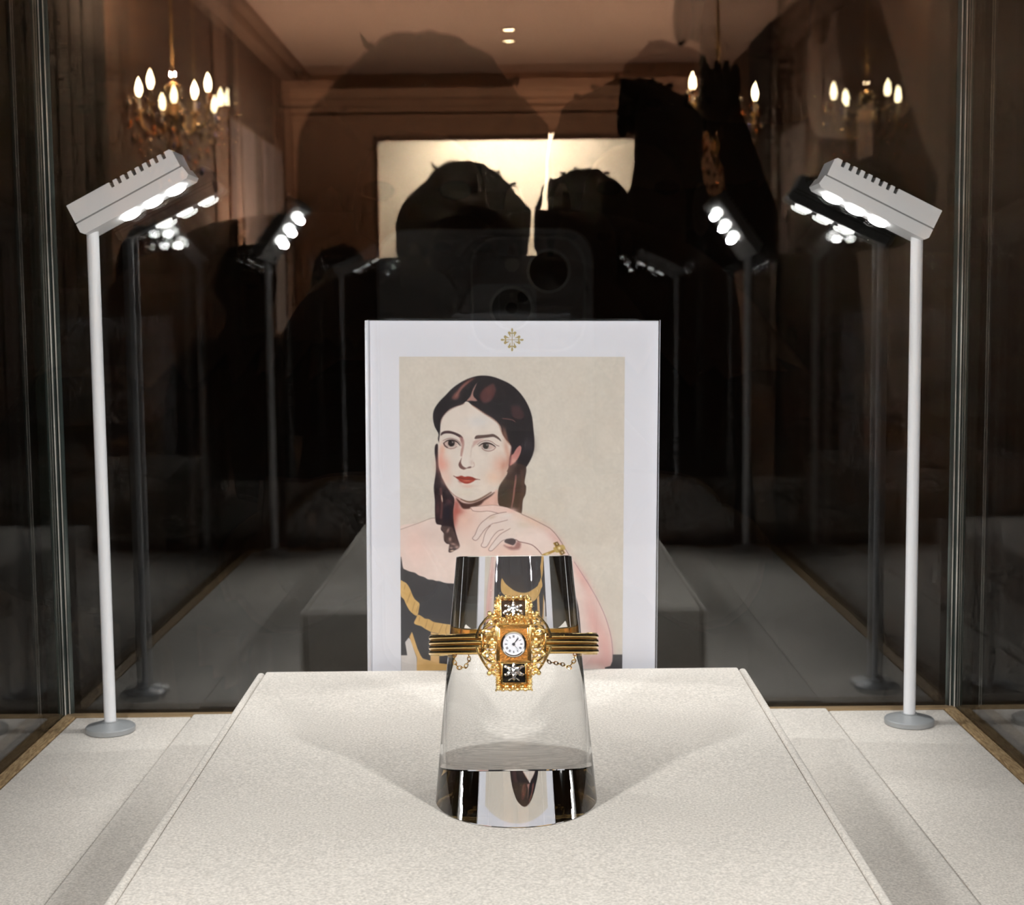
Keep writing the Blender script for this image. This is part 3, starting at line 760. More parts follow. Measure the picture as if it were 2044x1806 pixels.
# ------------------------------------------------------------------ gold bracelet watch (local millimetres, x right, y into the scene, z up)
watch = thing('bracelet_watch', 'ornate yellow gold bracelet watch with round white dial, on the acrylic stand', 'watch', (0.0026, 0.5274, 1.1488), (R(-13.5), 0, 0))
watch.scale = (1.03, 1.03, 1.03)
MMS = Matrix.Scale(0.001, 4)
def wp(name, mb, mat, parent=None):
    mb.xform(MMS); return mb.build(name, mat, parent or watch)
def W(x, y): return ((x - 705) / 47.0, -(y - 940) / 47.0)
def rect_frame(mb, x0, x1, z0, z1, t, y0, y1, bev=0.15):
    mb.box(x0, x0 + t, y0, y1, z0, z1, bev, 2, smooth=True); mb.box(x1 - t, x1, y0, y1, z0, z1, bev, 2, smooth=True)
    mb.box(x0, x1, y0, y1, z0, z0 + t, bev, 2, smooth=True); mb.box(x0, x1, y0, y1, z1 - t, z1, bev, 2, smooth=True)
def leaf(mb, cx, cz, ln, wd, rot, y=-0.6, th=0.35):
    st = len(mb.v); mb.ball((0, 0, 0), (ln / 2, th, wd / 2), 8, 6)
    for i in range(st, len(mb.v)):
        x, yy, z = mb.v[i]; k = 1 - 0.55 * (x / (ln / 2) * .5 + .5); mb.v[i] = (x, yy, z * k)
    mb.xform(Matrix.Translation((cx, y, cz)) @ Matrix.Rotation(-R(rot), 4, 'Y'), st)
def gem(r, seed):
    bm = bmesh.new(); bmesh.ops.create_icosphere(bm, subdivisions=1, radius=r)
    rr = random.Random(seed)
    vs = [tuple(v.co * (1 + rr.uniform(-.08, .08))) for v in bm.verts]; fs = [[v.index for v in f.verts] for f in bm.faces]
    bm.free(); return vs, fs

# bracelet bands: four half-round wires each side
RX, RY, RC = 30.2, 28.0, 29.0
for sgn in (-1, 1):
    mb = MB(); pl = []
    for k in range(49):
        a = R(19.3 + (177.5 - 19.3) * k / 48); pl.append((sgn * (RX - 0.9) * math.sin(a), RC - (RY - 0.9) * math.cos(a)))
    vs = []; fs = []
    for x, y in pl: vs += [(x, y, -3.4), (x, y, 3.4), (x * .985, RC + (y - RC) * .985, 3.4), (x * .985, RC + (y - RC) * .985, -3.4)]
    for k in range(48):
        for j in range(4): fs.append((4 * k + j, 4 * k + (j + 1) % 4, 4 * k + 4 + (j + 1) % 4, 4 * k + 4 + j))
    fs += [(0, 1, 2, 3), (192, 195, 194, 193)]
    mb.add(vs, fs, True); band = wp('band', mb, M['gold'])
    for zc in (-2.72, -0.91, 0.91, 2.72):
        mb = MB(); p3 = []
        for k in range(57):
            a = R(19.3 + (177.5 - 19.3) * k / 56); p3.append((sgn * RX * math.sin(a), RC - RY * math.cos(a), zc))
        mb.tube(p3, 0.93, 12); mb.ball(p3[0], 0.93, 12, 8); wp('wire', mb, M['gold'], band)
    mb = MB()                                                     # beaded outer hem seen at the turn of the band
    for k in range(40):
        a = R(60 + 60 * k / 39)
        for zc in (-3.62, 3.62): mb.ball((sgn * (RX + .1) * math.sin(a), RC - (RY + .1) * math.cos(a), zc), 0.26, 6, 4)
    wp('beaded_edge', mb, M['gold_chased'], band)
    mb = MB(); mb.box(sgn * 10.6 - 0.7, sgn * 10.6 + 0.7, 0.2, 2.4, -3.9, 3.9, 0.3, 2, smooth=True); wp('hinge', mb, M['gold'], band)
mb = MB(); mb.box(-3, 3, RC + RY - 1, RC + RY + 1.6, -3.6, 3.6, 0.4, 2, smooth=True); wp('clasp', mb, M['gold'])

# plaque
mb = MB(); mb.box(-6.2, 6.2, 0.3, 2.6, -15.6, 16.2, 0.3, 2, smooth=True); wp('back_plate', mb, M['gold'])
mb = MB()
rect_frame(mb, -6.1, 6.1, -6.8, 6.3, 0.75, -1.5, 0.6)
rect_frame(mb, -5.35, 5.35, -6.4, 5.7, 0.55, -0.9, 0.6)
frame = wp('dial_frame', mb, M['gold'])
mb = MB(); mb.box(-5.0, 5.0, -0.1, 0.5, -6.6, 5.4); wp('dial_plate', mb, M['gold'], frame)

# dial, numerals, hands
dial = MB(); dial.lathe([(4.5, -0.2), (4.6, 0.6), (4.45, 1.25), (4.1, 1.5), (3.75, 1.35), (3.7, 0.9)], 56, (0, 0, -0.25), 'Y')
bez = wp('bezel', dial, M['bezel'])
mb = MB(); mb.lathe([(3.72, 0.94), (3.0, 1.0), (0, 1.02)], 48, (0, 0, -0.25), 'Y'); dl = wp('dial', mb, M['dial'])
mb = MB()
def roman(s):
    wdt = {'I': .17, 'V': .34, 'X': .34}; tot = sum(wdt[c] for c in s); x = -tot / 2; out = []
    for c in s:
        w = wdt[c]
        if c == 'I': out.append(((x + w / 2, 0), (x + w / 2, .8)))
        if c == 'V': out += [((x + .03, .8), (x + w / 2, 0)), ((x + w - .03, .8), (x + w / 2, 0))]
        if c == 'X': out += [((x + .03, .8), (x + w - .03, 0)), ((x + w - .03, .8), (x + .03, 0))]
        x += w
    return out
for k, s in enumerate(['XII', 'I', 'II', 'III', 'IIII', 'V', 'VI', 'VII', 'VIII', 'IX', 'X', 'XI']):
    a = R(30 * k); ca, sa = math.cos(a), math.sin(a)
    for (x0, z0), (x1, z1) in roman(s):
        p = []
        for x, z in ((x0, z0 + 2.25), (x1, z1 + 2.25)): p.append((x * ca + z * sa, -1.06, -x * sa + z * ca - 0.25))
        mb.tube(p, 0.055, 4)
wp('numerals', mb, M['ink_pale'], dl)
mb = MB(); mb.tube([(0, -1.25, -0.25), (0.55, -1.25, 0.45), (1.25, -1.25, 1.35), (1.75, -1.25, 2.0)], [0.16, 0.14, 0.30, 0.05], 6); wp('hour_hand', mb, M['ink'], dl)
mb = MB(); mb.tube([(0, -1.32, -0.25), (0.9, -1.32, -1.35), (1.8, -1.32, -2.4)], [0.07, 0.06, 0.03], 6); wp('minute_hand', mb, M['ink'], dl)
mb = MB(); mb.lathe([(0.5, 1.0), (0.5, 1.35), (0.3, 1.5), (0, 1.52)], 20, (0, 0, -0.25), 'Y'); wp('hub', mb, M['ink'], dl)
mb = MB(); mb.lathe([(3.85, 1.3), (3.4, 1.75), (2.2, 2.2), (0, 2.45)], 40, (0, 0, -0.25), 'Y'); wp('crystal', mb, M['cover'], dl)

# lower enamel panel with a diamond blossom
def blossom(parent, cx, cz, y, k, seed, squash=1.0):
    vs, fs = gem(0.72 * k, seed)
    rr = random.Random(seed)
    spots = [(0, 0, 1.15)] + [(1.55 * math.cos(R(60 * i + 30)), 1.55 * math.sin(R(60 * i + 30)), 1.0) for i in range(6)] + [(2.75 * math.cos(R(60 * i + 30)), 2.6 * math.sin(R(60 * i + 30)), 0.8) for i in range(6)]
    m3 = MB()
    for i in range(6):
        a = 60 * i + 30; leaf(m3, cx + 1.5 * k * math.cos(R(a)), cz + 1.45 * k * math.sin(R(a)) * squash, 3.0 * k, 1.9 * k, a, y + .25, .3)
    m3.ball((cx, y + .1, cz), (1.1 * k, .4, 1.1 * k * squash), 12, 6); wp('setting', m3, M['silver'], parent)
    for sx, sz, s in spots:
        m2 = MB(); m2.add([(cx + sx * k + v[0] * s * 1.1, y + v[1] * s * .8, cz + (sz * k + v[2] * s * 1.1) * squash) for v in vs], fs, False)
        wp('diamond', m2, M['gem'] if rr.random() < .6 else M['silver'], parent)
mb = MB(); mb.box(-3.8, 3.8, -0.5, 0.4, -13.3, -6.3, 0.1, 1); en = wp('enamel_panel', mb, M['onyx'])
blossom(en, 0.05, -9.3, -1.0, 1.18, 5, .88)
mb = MB(); mb.tube([(0, -0.8, -11.2), (0, -0.8, -13.0)], .22, 6); leaf(mb, -1.2, -12.2, 2.0, .8, 35, -.8); leaf(mb, 1.2, -12.2, 2.0, .8, 145, -.8); wp('stem', mb, M['silver'], en)
mb = MB(); rect_frame(mb, -4.5, 4.5, -14.0, -6.3, .7, -1.2, .5); fr2 = wp('panel_frame', mb, M['gold'])

# chased leaf borders
def chased(name, fn, seed):
    mb = MB(); fn(mb, random.Random(seed)); return wp(name, mb, M['gold_chased'])
def bottom_border(mb, r):
    for x in (-5.2, -2.6, 0, 2.6, 5.2):
        mb.ball((x, -1.2, -14.8), (1.0, .9, .8), 8, 6); leaf(mb, x - .7, -15.6, 1.8, 1.0, 55, -1.3, .5); leaf(mb, x + .7, -15.6, 1.8, 1.0, 125, -1.3, .5)
        mb.ball((x, -2.0, -15.6), .55, 8, 6)
    for x in (-1.3, 1.3, -3.9, 3.9): mb.ball((x, -1.6, -15.7), .7, 8, 6)
    for s in (-1, 1):
        for z in np.arange(-14.2, -6.6, .95):
            mb.ball((s * 5.5, -1.1, z), (.95, .9, .55), 8, 5); leaf(mb, s * (5.6 + r.uniform(-.2, .2)), z + .3, 1.3, .6, 90 - s * r.uniform(20, 60), -1.5)
    for k in range(26): mb.ball((r.choice((-1, 1)) * r.uniform(4.6, 6.1), -1.6, r.uniform(-14.5, -7.2)), r.uniform(.18, .36), 6, 5)
chased('lower_border', bottom_border, 1)
def top_border(mb, r):
    for x in (-5.1, -2.6, 0, 2.6, 5.1):
        mb.ball((x, -1.0, 15.4), (1.05, .9, .85), 8, 6); mb.ball((x, -1.9, 15.7), .6, 8, 6); leaf(mb, x, 16.3, 1.6, 1.1, 90, -.9, .5)
    for x in (-1.3, 1.3, -3.9, 3.9): mb.ball((x, -1.4, 15.9), .65, 8, 6)
    for s in (-1, 1):
        mb.box(s * 5.0 - .9, s * 5.0 + .9, -1.3, .5, 8.0, 15.4, .3, 2, smooth=True)
        for z in np.arange(8.6, 15.0, 1.0): mb.ball((s * 6.0, -.9, z), (.75, .8, .5), 8, 5)
        for k in range(9): leaf(mb, s * r.uniform(4.6, 6.0), r.uniform(8, 15), 1.4, .6, r.uniform(0, 180), -1.5)
        mb.ball((s * 6.2, -1.2, 13.0), (.6, .5, .9), 8, 6)
chased('upper_border', top_border, 2)
mb = MB(); mb.box(-4.2, 4.2, -0.4, 0.4, 9.0, 14.7, .1, 1); en2 = wp('enamel_panel', mb, M['onyx'])
blossom(en2, 0.1, 12.0, -1.6, 1.1, 8, .66)
def lid(mb, r):                                    # the opened hinged lid, seen on its chased edge
    mb.box(-5.7, 5.7, -3.2, -.4, 6.3, 7.1, .25, 2, smooth=True)
    for k in range(70):
        x = r.uniform(-5.6, 5.6); z = 7.0 + (1 - abs(x) / 9) * r.random() * 3.6
        leaf(mb, x, z, r.uniform(1.2, 2.4), r.uniform(.6, 1.0), r.uniform(0, 180), r.uniform(-3.8, -1.6), .5)
    for k in range(46):
        x = r.uniform(-5.6, 5.6); mb.ball((x, r.uniform(-3.8, -2.4), 6.9 + (1 - abs(x) / 9) * r.random() * 3.9), r.uniform(.28, .55), 7, 5)
    for x in (-4.5, -2.8, -1.0, 1.0, 2.8, 4.5): mb.ball((x, -3.0, 6.9), (.7, .7, .5), 8, 6)
ld_o = chased('hinged_lid', lid, 3)
for i, (x, z) in enumerate(((-1.9, 9.9), (0, 9.6), (1.8, 9.9), (3.0, 10.4), (-3.2, 10.4))):
    vs, fs = gem(.55, 20 + i); m2 = MB(); m2.add([(x + v[0], -3.9 + v[1], z + v[2]) for v in vs], fs, False); wp('diamond', m2, M['silver'], ld_o)

# scrollwork either side of the dial
for sgn in (-1, 1):
    r = random.Random(11)
    def T(l): return [(sgn * -1 * abs(W(x, y)[0]) * -1, yy, W(x, y)[1]) for x, y, yy in l]
    mb = MB()
    mb.tube(T([(400, 500, -.5), (330, 470, -.6), (240, 555, -.4), (165, 650, 0), (115, 770, .6), (105, 850, 1.0)]), [.55, .5, .45, .44, .5, .6], 8)
    mb.tube(T([(105, 1000, 1.0), (130, 1080, .6), (190, 1200, 0), (260, 1310, -.4), (330, 1400, -.6), (400, 1330, -.5)]), [.6, .5, .45, .45, .5, .55], 8)
    mb.tube(T([(410, 640, -.8), (320, 620, -1.0), (240, 680, -.8), (200, 770, -.2), (260, 800, -.8), (330, 760, -1.2)]), [.6, .62, .66, .7, .6, .45], 8)
    mb.tube(T([(410, 1200, -.8), (330, 1250, -1.0), (250, 1190, -.8), (200, 1110, -.2), (260, 1070, -.8), (330, 1110, -1.2)]), [.6, .62, .66, .7, .6, .45], 8)
    scroll = wp('scroll_ornament', mb, M['gold'])
    mb = MB()
    for x, y, rr in ((318, 452, .75), (360, 500, .9), (365, 590, .8), (330, 745, .95), (385, 700, .7), (300, 918, .62), (355, 880, .8), (350, 965, .85), (395, 930, .7), (303, 1062, .60), (375, 1090, .85), (345, 1185, .6), (372, 1235, .95), (372, 1320, .85), (360, 1400, .7), (302, 1418, .72), (470, 875, .42), (250, 900, .6), (250, 985, .6)):
        p = T([(x, y, -1.2)])[0]; mb.ball(p, (rr * 1.18, rr, rr * 1.18), 9, 7)
    for x, y, ln, rt in ((390, 450, 1.6, 90), (400, 555, 1.8, 60), (300, 600, 1.8, 45), (240, 720, 2.2, 20), (300, 800, 2.0, 0), (390, 800, 1.8, 80), (390, 1000, 1.8, 100), (240, 1130, 2.2, -20), (300, 1160, 1.9, 20), (380, 1160, 1.8, 70), (340, 1330, 1.9, 60), (390, 1420, 1.6, 90), (270, 1260, 1.6, 40)):
        p = T([(x, y, -1.3)])[0]; leaf(mb, p[0], p[2], ln * 1.2, 1.25, rt * -sgn + (180 if sgn > 0 else 0), -1.3, .4)
    mb.lathe([(.75, -1.3), (.95, -.9), (.7, -.2), (.95, .4), (.75, .9)], 12, (sgn * 7.6, -0.6, 0.1), 'Z')
    for k in range(30):
        x = sgn * r.uniform(6.3, 8.6); mb.ball((x, r.uniform(-1.6, -.8), r.uniform(-9.5, 9.0)), r.uniform(.2, .38), 6, 5)
    wp('leaf_cluster', mb, M['gold_chased'], scroll)
    for i, (x, z) in enumerate(((9.2, 4.1), (9.0, -4.3), (7.4, 6.9))):
        vs, fs = gem(.72, 30 + i); m2 = MB(); m2.add([(sgn * x + v[0], -1.3 + v[1], z + v[2]) for v in vs], fs, False); wp('diamond', m2, M['silver'], scroll)

# safety chains
def chain(path):
    p = smooth_path = []
    P = [Vector(q) for q in path]
    L = [0]
    for a, b in zip(P, P[1:]): L.append(L[-1] + (b - a).length)
    n = max(3, int(L[-1] / 1.35))
    holder = None
    for k in range(n + 1):
        s = L[-1] * k / n
        i = max(j for j in range(len(L)) if L[j] <= s + 1e-9); i = min(i, len(P) - 2)
        c = P[i].lerp(P[i + 1], (s - L[i]) / max(L[i + 1] - L[i], 1e-6)); t = (P[i + 1] - P[i]).normalized()
        up = Vector((0, -1, 0)) if k % 2 == 0 else t.cross(Vector((0, -1, 0))).normalized()
        ring = [c + t * math.cos(a) * .95 + up.cross(t) * math.sin(a) * .6 for a in [2 * math.pi * q / 12 for q in range(12)]]
        mb = MB(); mb.tube(ring, .2, 6, closed=True)
        o = wp('chain_link', mb, M['gold'], holder)
        if holder is None: o.name = 'safety_chain'; holder = o
chain([(-20.8, 8.4, -3.7), (-21.0, 8.4, -6.0), (-19.6, 8.4, -8.2), (-17.0, 8.0, -8.0), (-15.6, 7.6, -5.6), (-15.8, 7.6, -3.8)])
chain([(21.6, 9.6, -3.7), (21.2, 9.6, -6.2), (19.4, 9.2, -8.4), (17.0, 8.8, -7.4), (12.0, 7.0, -6.6), (9.5, 5.0, -3.9)])

# ------------------------------------------------------------------ the room around the case (mirrored in the glass)
XL, XR, YR, YF, CEIL = -4.544, 4.544, -30.4, 3.2, 6.16
M['ceil'] = pmat('warm_plaster', (0.62, 0.46, 0.38), 0.8, noise_amt=0.05, noise_scale=3)
M['wallp'] = pmat('tan_wall_paint', (0.13, 0.072, 0.046), 0.7, noise_amt=0.08, noise_scale=4)
M['wall_tan_lightened'] = pmat('lightened_tan_wall', (0.62, 0.40, 0.27), 0.7, noise_amt=0.06, noise_scale=3)  # paler copy of the wall tan; light missing there is put into its colour
M['wall_dark'] = pmat('dark_brown_panelling', (0.026, 0.012, 0.008), 0.6, noise_amt=0.3, noise_scale=3)
M['wall_black'] = pmat('near_black_drape', (0.005, 0.0025, 0.0025), 0.9, noise_amt=0.3, noise_scale=5)
M['floorm'] = pmat('dark_carpet', (0.035, 0.022, 0.018), 0.95, noise_amt=0.3, noise_scale=60)
M['plaster'] = pmat('white_plaster', (0.80, 0.74, 0.66), 0.8)
M['trimw'] = pmat('tan_moulding', (0.26, 0.16, 0.11), 0.6)
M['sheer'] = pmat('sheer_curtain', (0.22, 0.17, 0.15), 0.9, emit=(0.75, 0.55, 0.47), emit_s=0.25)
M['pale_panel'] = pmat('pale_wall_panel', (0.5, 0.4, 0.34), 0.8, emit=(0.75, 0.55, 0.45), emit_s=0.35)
M['bulb'] = emit_mat('candle_bulb', (1.0, 0.80, 0.48), 60.0)
M['crystal'] = pmat('cut_crystal', (0.95, 0.80, 0.66), 0.18, 0.9)
M['crystal_glint_blue'] = pmat('blue_glint_crystal', (0.30, 0.34, 1.0), 0.18, 0.9)  # blue sparkle put into the crystal's base colour
M['crystal_glint_amber'] = pmat('amber_glint_crystal', (1.0, 0.38, 0.14), 0.18, 0.9)  # orange sparkle put into the crystal's base colour
M['brass'] = pmat('old_brass', (0.5, 0.32, 0.14), 0.35, 1.0)
def struct(name, mb, mat, label=None):
    o = mb.build(name, mat); o['kind'] = 'structure'
    if label: o['label'] = label
    return o
mb = MB(); mb.box(XL - .1, XR + .1, YR - 4.0, YF + .1, FLOOR - .1, FLOOR); struct('floor', mb, M['floorm'])
mb = MB(); mb.box(XL - .1, XR + .1, YR, YF + .1, CEIL, CEIL + .1); struct('ceiling', mb, M['ceil'])
mb = MB(); mb.box(XL - .1, XL, YR, -16.802, FLOOR, CEIL); struct('wall_left', mb, M['wallp'])
mb = MB()
for k in range(84):
    y0 = -16.802 + k * 0.24
    mb.box(XL - .1, XL + 0.02 * (k % 2), y0, y0 + 0.24, FLOOR, CEIL, 0.008, 1)
struct('trim_1', mb, M['wall_black'], 'dark pleated drape along the left wall')
mb = MB(); mb.box(XR, XR + .1, YR, -27.202, FLOOR, CEIL); struct('wall_right', mb, M['wallp'])
mb = MB(); mb.box(XR - .03, XR + .1, -27.202, -24.962, FLOOR, CEIL, .01, 1); struct('trim_2', mb, M['wall_black'], 'dark pilaster on the right wall')
mb = MB(); mb.box(XR, XR + .1, -24.962, YF, FLOOR, CEIL); struct('wall_side', mb, M['wall_dark'])
mb = MB(); mb.box(XR - .012, XR, -18.306, -17.474, 3.13, 3.80, .004, 1); struct('window_3', mb, M['pale_panel'])  # pale strip on the wall, its glow set in the material
mb = MB(); mb.box(XL, XR, YF, YF + .1, FLOOR, CEIL); struct('wall_front', mb, M['wall_black'])
OX0, OX1, OZ = -2.77, 2.70, 4.79
mb = MB()
mb.box(XL, OX0, YR - .15, YR, FLOOR, CEIL); mb.box(OX1, XR, YR - .15, YR, FLOOR, CEIL); mb.box(OX0, OX1, YR - .15, YR, OZ, CEIL)
struct('wall_rear', mb, M['wall_tan_lightened'])
mb = MB()
for z0, z1, d in ((CEIL - .56, CEIL - .50, .55), (CEIL - .70, CEIL - .56, .30), (CEIL - .95, CEIL - .85, .14), (CEIL - .80, CEIL - .70, .18)): mb.box(XL, XR, YR, YR + d, z0, z1, .01, 1)
mb.box(XL, XR, YR + .50, YR + .55, CEIL - .52, CEIL - .36, .01, 1)
struct('trim_3', mb, M['wall_tan_lightened'], 'stepped cornice above the bright doorway')
mb = MB()
for z0, z1, d in ((CEIL - .14, CEIL, .40), (CEIL - .34, CEIL - .14, .25)): mb.box(XL, XL + d, YR, -16.802, z0, z1, .01, 1)
struct('trim_4', mb, M['trimw'], 'cornice along the left wall')
mb = MB(); mb.box(OX0 - .09, OX0, YR, YR + .03, FLOOR, OZ + .09, .006, 1); mb.box(OX1, OX1 + .09, YR, YR + .03, FLOOR, OZ + .09, .006, 1); mb.box(OX0, OX1, YR, YR + .03, OZ, OZ + .09, .006, 1)
struct('door_1', mb, M['trimw'], 'frame of the bright doorway behind the viewers')
mb = MB(); mb.box(-4.5, 4.5, YR - 3.6, YR - 3.5, FLOOR, CEIL); struct('wall_beyond', mb, M['plaster'])
for k, (y0, y1) in enumerate(((-26.562, -24.162), (-28.642, -27.362))):
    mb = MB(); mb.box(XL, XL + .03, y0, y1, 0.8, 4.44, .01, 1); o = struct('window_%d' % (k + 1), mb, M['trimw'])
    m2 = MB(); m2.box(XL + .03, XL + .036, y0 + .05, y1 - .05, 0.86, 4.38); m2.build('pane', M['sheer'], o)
for k, y0 in enumerate((-23.842, -29.762)):
    mb = MB(); mb.box(XL, XL + .05, y0, y0 + .96, FLOOR, CEIL - .34, .015, 1); struct('trim_%d' % (5 + k), mb, M['trimw'], 'tan pilaster on the left wall')
def light(name, kind, loc, watts, color, size=0.1, rot=(0, 0, 0), spot=None):
    ld = bpy.data.lights.new(name, kind); ld.energy = watts; ld.color = color
    if kind == 'AREA': ld.size = size
    else: ld.shadow_soft_size = size
    if spot: ld.spot_size = R(spot); ld.spot_blend = 1.0
    return link(name, ld, None, loc, rot)
light('doorway_room_light', 'AREA', (0, YR - 1.6, CEIL - .6), DOOR_WATTS, (1, .80, .60), 3.2, (R(-25), 0, 0))
# recessed downlight
dlr = thing('recessed_downlight', 'small bright round downlight recessed in the ceiling', 'ceiling light', (0.0, 1.604 - 28.2, CEIL - .012))
mb = MB(); mb.tube([(.128 * math.cos(k * math.pi / 16), .128 * math.sin(k * math.pi / 16), .004) for k in range(32)], .018, 8, closed=True); mb.build('rim', M['trimw'], dlr)
mb = MB(); mb.lathe([(.108, .008), (0, .008)], 32); mb.build('lamp_face', M['bulb'], dlr)

crystal_me = None
def chandelier(label, x, y, z, s):
    global crystal_me
    root = thing('crystal_chandelier', label, 'chandelier', (x, y, z), group='crystal chandeliers behind the viewers')
    root.scale = (3.2, 3.2, 3.2); rl = (CEIL - z) / 3.2
    mb = MB(); mb.tube([(0, 0, .02), (0, 0, rl)], .006, 8); mb.lathe([(.05, rl - .002), (.03, rl - .02), (.006, rl - .03)], 16); mb.build('rod', M['brass'], root)
    mb = MB(); mb.lathe([(.004, .12), (.03, .10), (.018, .05), (.045, 0), (.02, -.06), (.03, -.10), (.004, -.16)], 20); mb.build('stem', M['brass'], root)
    if crystal_me is None:
        c = MB(); c.lathe([(0, .012), (.006, .006), (.0075, -.002), (0, -.02)], 6, smooth=False)
        crystal_me = [c.mesh('crystal', m) for m in (M['crystal'], M['crystal_glint_blue'], M['crystal_glint_amber'])]
    rr = random.Random(int(abs(x) * 100))
    for k in range(4):
        a = R(90 * k + 20); ca, sa = math.cos(a), math.sin(a); rad = .135 * s
        mb = MB(); mb.tube([(0.02 * ca, .02 * sa, -.02), (rad * .5 * ca, rad * .5 * sa, -.06), (rad * .9 * ca, rad * .9 * sa, -.03), (rad * ca, rad * sa, .02)], .005, 8)
        mb.lathe([(.004, .02), (.018, .024), (.016, .03), (.007, .032)], 14, (rad * ca, rad * sa, 0)); arm = mb.build('arm', M['brass'], root)
        mb = MB(); mb.lathe([(.006, .03), (.006, .075)], 10, (rad * ca, rad * sa, 0)); mb.build('candle', M['plaster'], arm)
        mb = MB(); mb.lathe([(.006, .075), (.0125, .095), (.010, .115), (0, .14)], 12, (rad * ca, rad * sa, 0)); mb.build('bulb', M['bulb'], arm)
    for tier, (rad, zz, n) in enumerate(((.15, .05, 16), (.15, -.02, 18), (.135, -.07, 18), (.115, -.12, 16), (.09, -.17, 12), (.06, -.22, 9), (.03, -.26, 5), (0.0, -.30, 1))):
        for k in range(n):
            a = 2 * math.pi * (k + .5 * (tier % 2)) / n
            o = link('crystal', rr.choices(crystal_me, (8, 1, 3))[0], root, (rad * s * math.cos(a), rad * s * math.sin(a), zz + rr.uniform(-.012, .012)), (rr.uniform(-.2, .2), rr.uniform(-.2, .2), rr.uniform(0, 6)))
            q = rr.uniform(.8, 1.35); o.scale = (q, q, q)
    up = bpy.data.lights.new('chandelier_uplight', 'SPOT'); up.energy = ROOM_WATTS; up.color = (1, .66, .40); up.spot_size = R(165); up.spot_blend = 1.0; up.shadow_soft_size = .08
    link('chandelier_uplight', up, root, (0, 0, .16), (math.pi, 0, 0))
    pl = bpy.data.lights.new('chandelier_glow', 'POINT'); pl.energy = ROOM_WATTS * .18; pl.color = (1, .70, .42); pl.shadow_soft_size = .03
    link('chandelier_glow', pl, root, (0, 0, .14))
    return root
chandelier('crystal chandelier with candle bulbs, reflected at the left above the lamp', -3.62, -16.0, 3.36, 1.0)
chandelier('crystal chandelier half hidden by the raised arm, reflected at the right', 2.40, -16.0, 3.36, 1.0)

# added brass uplighters, put in to brighten the hall ceiling
def added_torchiere(label, x, y):
    root = thing('added_uplighter', label, 'added lamp', (x, y, FLOOR), group='added brass uplighters brightening the hall ceiling')
    mb = MB(); mb.lathe([(.17, 0), (.17, .015), (.15, .03), (.02, .05)], 32); mb.build('base', M['brass'], root)
    mb = MB(); mb.lathe([(.014, .04), (.014, 1.62)], 16); mb.build('pole', M['brass'], root)
    mb = MB(); mb.lathe([(.03, 1.60), (.10, 1.64), (.19, 1.74), (.20, 1.78), (.185, 1.78), (.09, 1.66), (0, 1.64)], 32); mb.build('bowl', M['brass'], root)
    mb = MB(); mb.lathe([(.012, 1.65), (.03, 1.68), (.022, 1.72), (0, 1.735)], 16); mb.build('bulb', M['bulb'], root)
    up = bpy.data.lights.new('added_uplight', 'SPOT'); up.energy = ADDED_TORCH_WATTS; up.color = (1, .66, .47); up.spot_size = R(158); up.spot_blend = .5; up.shadow_soft_size = .05
    link('added_uplight', up, root, (0, 0, 1.80), (math.pi, 0, 0))
added_torchiere('added brass uplighter near the left wall, brightening the hall ceiling', -3.0, -24.0)
added_torchiere('added brass uplighter near the right wall, brightening the hall ceiling', 3.0, -24.0)

# ------------------------------------------------------------------ people in front of the case (dark reflections)
M['skin'] = pmat('skin', (0.36, 0.20, 0.13), 0.5, noise_amt=.06, noise_scale=40)
M['cloth'] = pmat('black_cloth', (0.010, 0.010, 0.013), 0.9, noise_amt=.25, noise_scale=80)
M['cloth_navy'] = pmat('navy_cloth', (0.008, 0.009, 0.020), 0.9, noise_amt=.25, noise_scale=80)
M['hair'] = pmat('dark_hair', (0.010, 0.007, 0.006), 0.6, noise_amt=.4, noise_scale=200)
M['eye'] = pmat('eye', (0.03, 0.02, 0.02), 0.2)
M['lip'] = pmat('lips', (0.30, 0.10, 0.08), 0.5)
def hand_chain(w, d, side, curl):
    """palm and five fingers from wrist w along unit direction d; side = unit vector across the palm towards the thumb"""
    d = Vector(d).normalized(); side = Vector(side); side = (side - d * side.dot(d)).normalized(); n = d.cross(side).normalized() * curl
    w = Vector(w); palm = w + d * .055; V = [(palm, .021)]; E = []
    for i, (off, ln) in enumerate(((.026, .062), (.009, .074), (-.009, .070), (-.026, .055))):
        b = palm + d * .026 + side * off; V.append((b, .0105)); E.append((0, len(V) - 1))
        m = b + d * ln * .5 + n * ln * .25; V.append((m, .0088)); E.append((len(V) - 2, len(V) - 1))
        t = m + d * ln * .22 + n * ln * .42; V.append((t, .0076)); E.append((len(V) - 2, len(V) - 1))
    b = w + d * .03 + side * .032; V.append((b, .0115)); E.append((0, len(V) - 1))
    t = b + d * .032 + side * .018; V.append((t, .0098)); E.append((len(V) - 2, len(V) - 1))
    t = t + d * .026 + n * .012; V.append((t, .0082)); E.append((len(V) - 2, len(V) - 1))
    return V, E
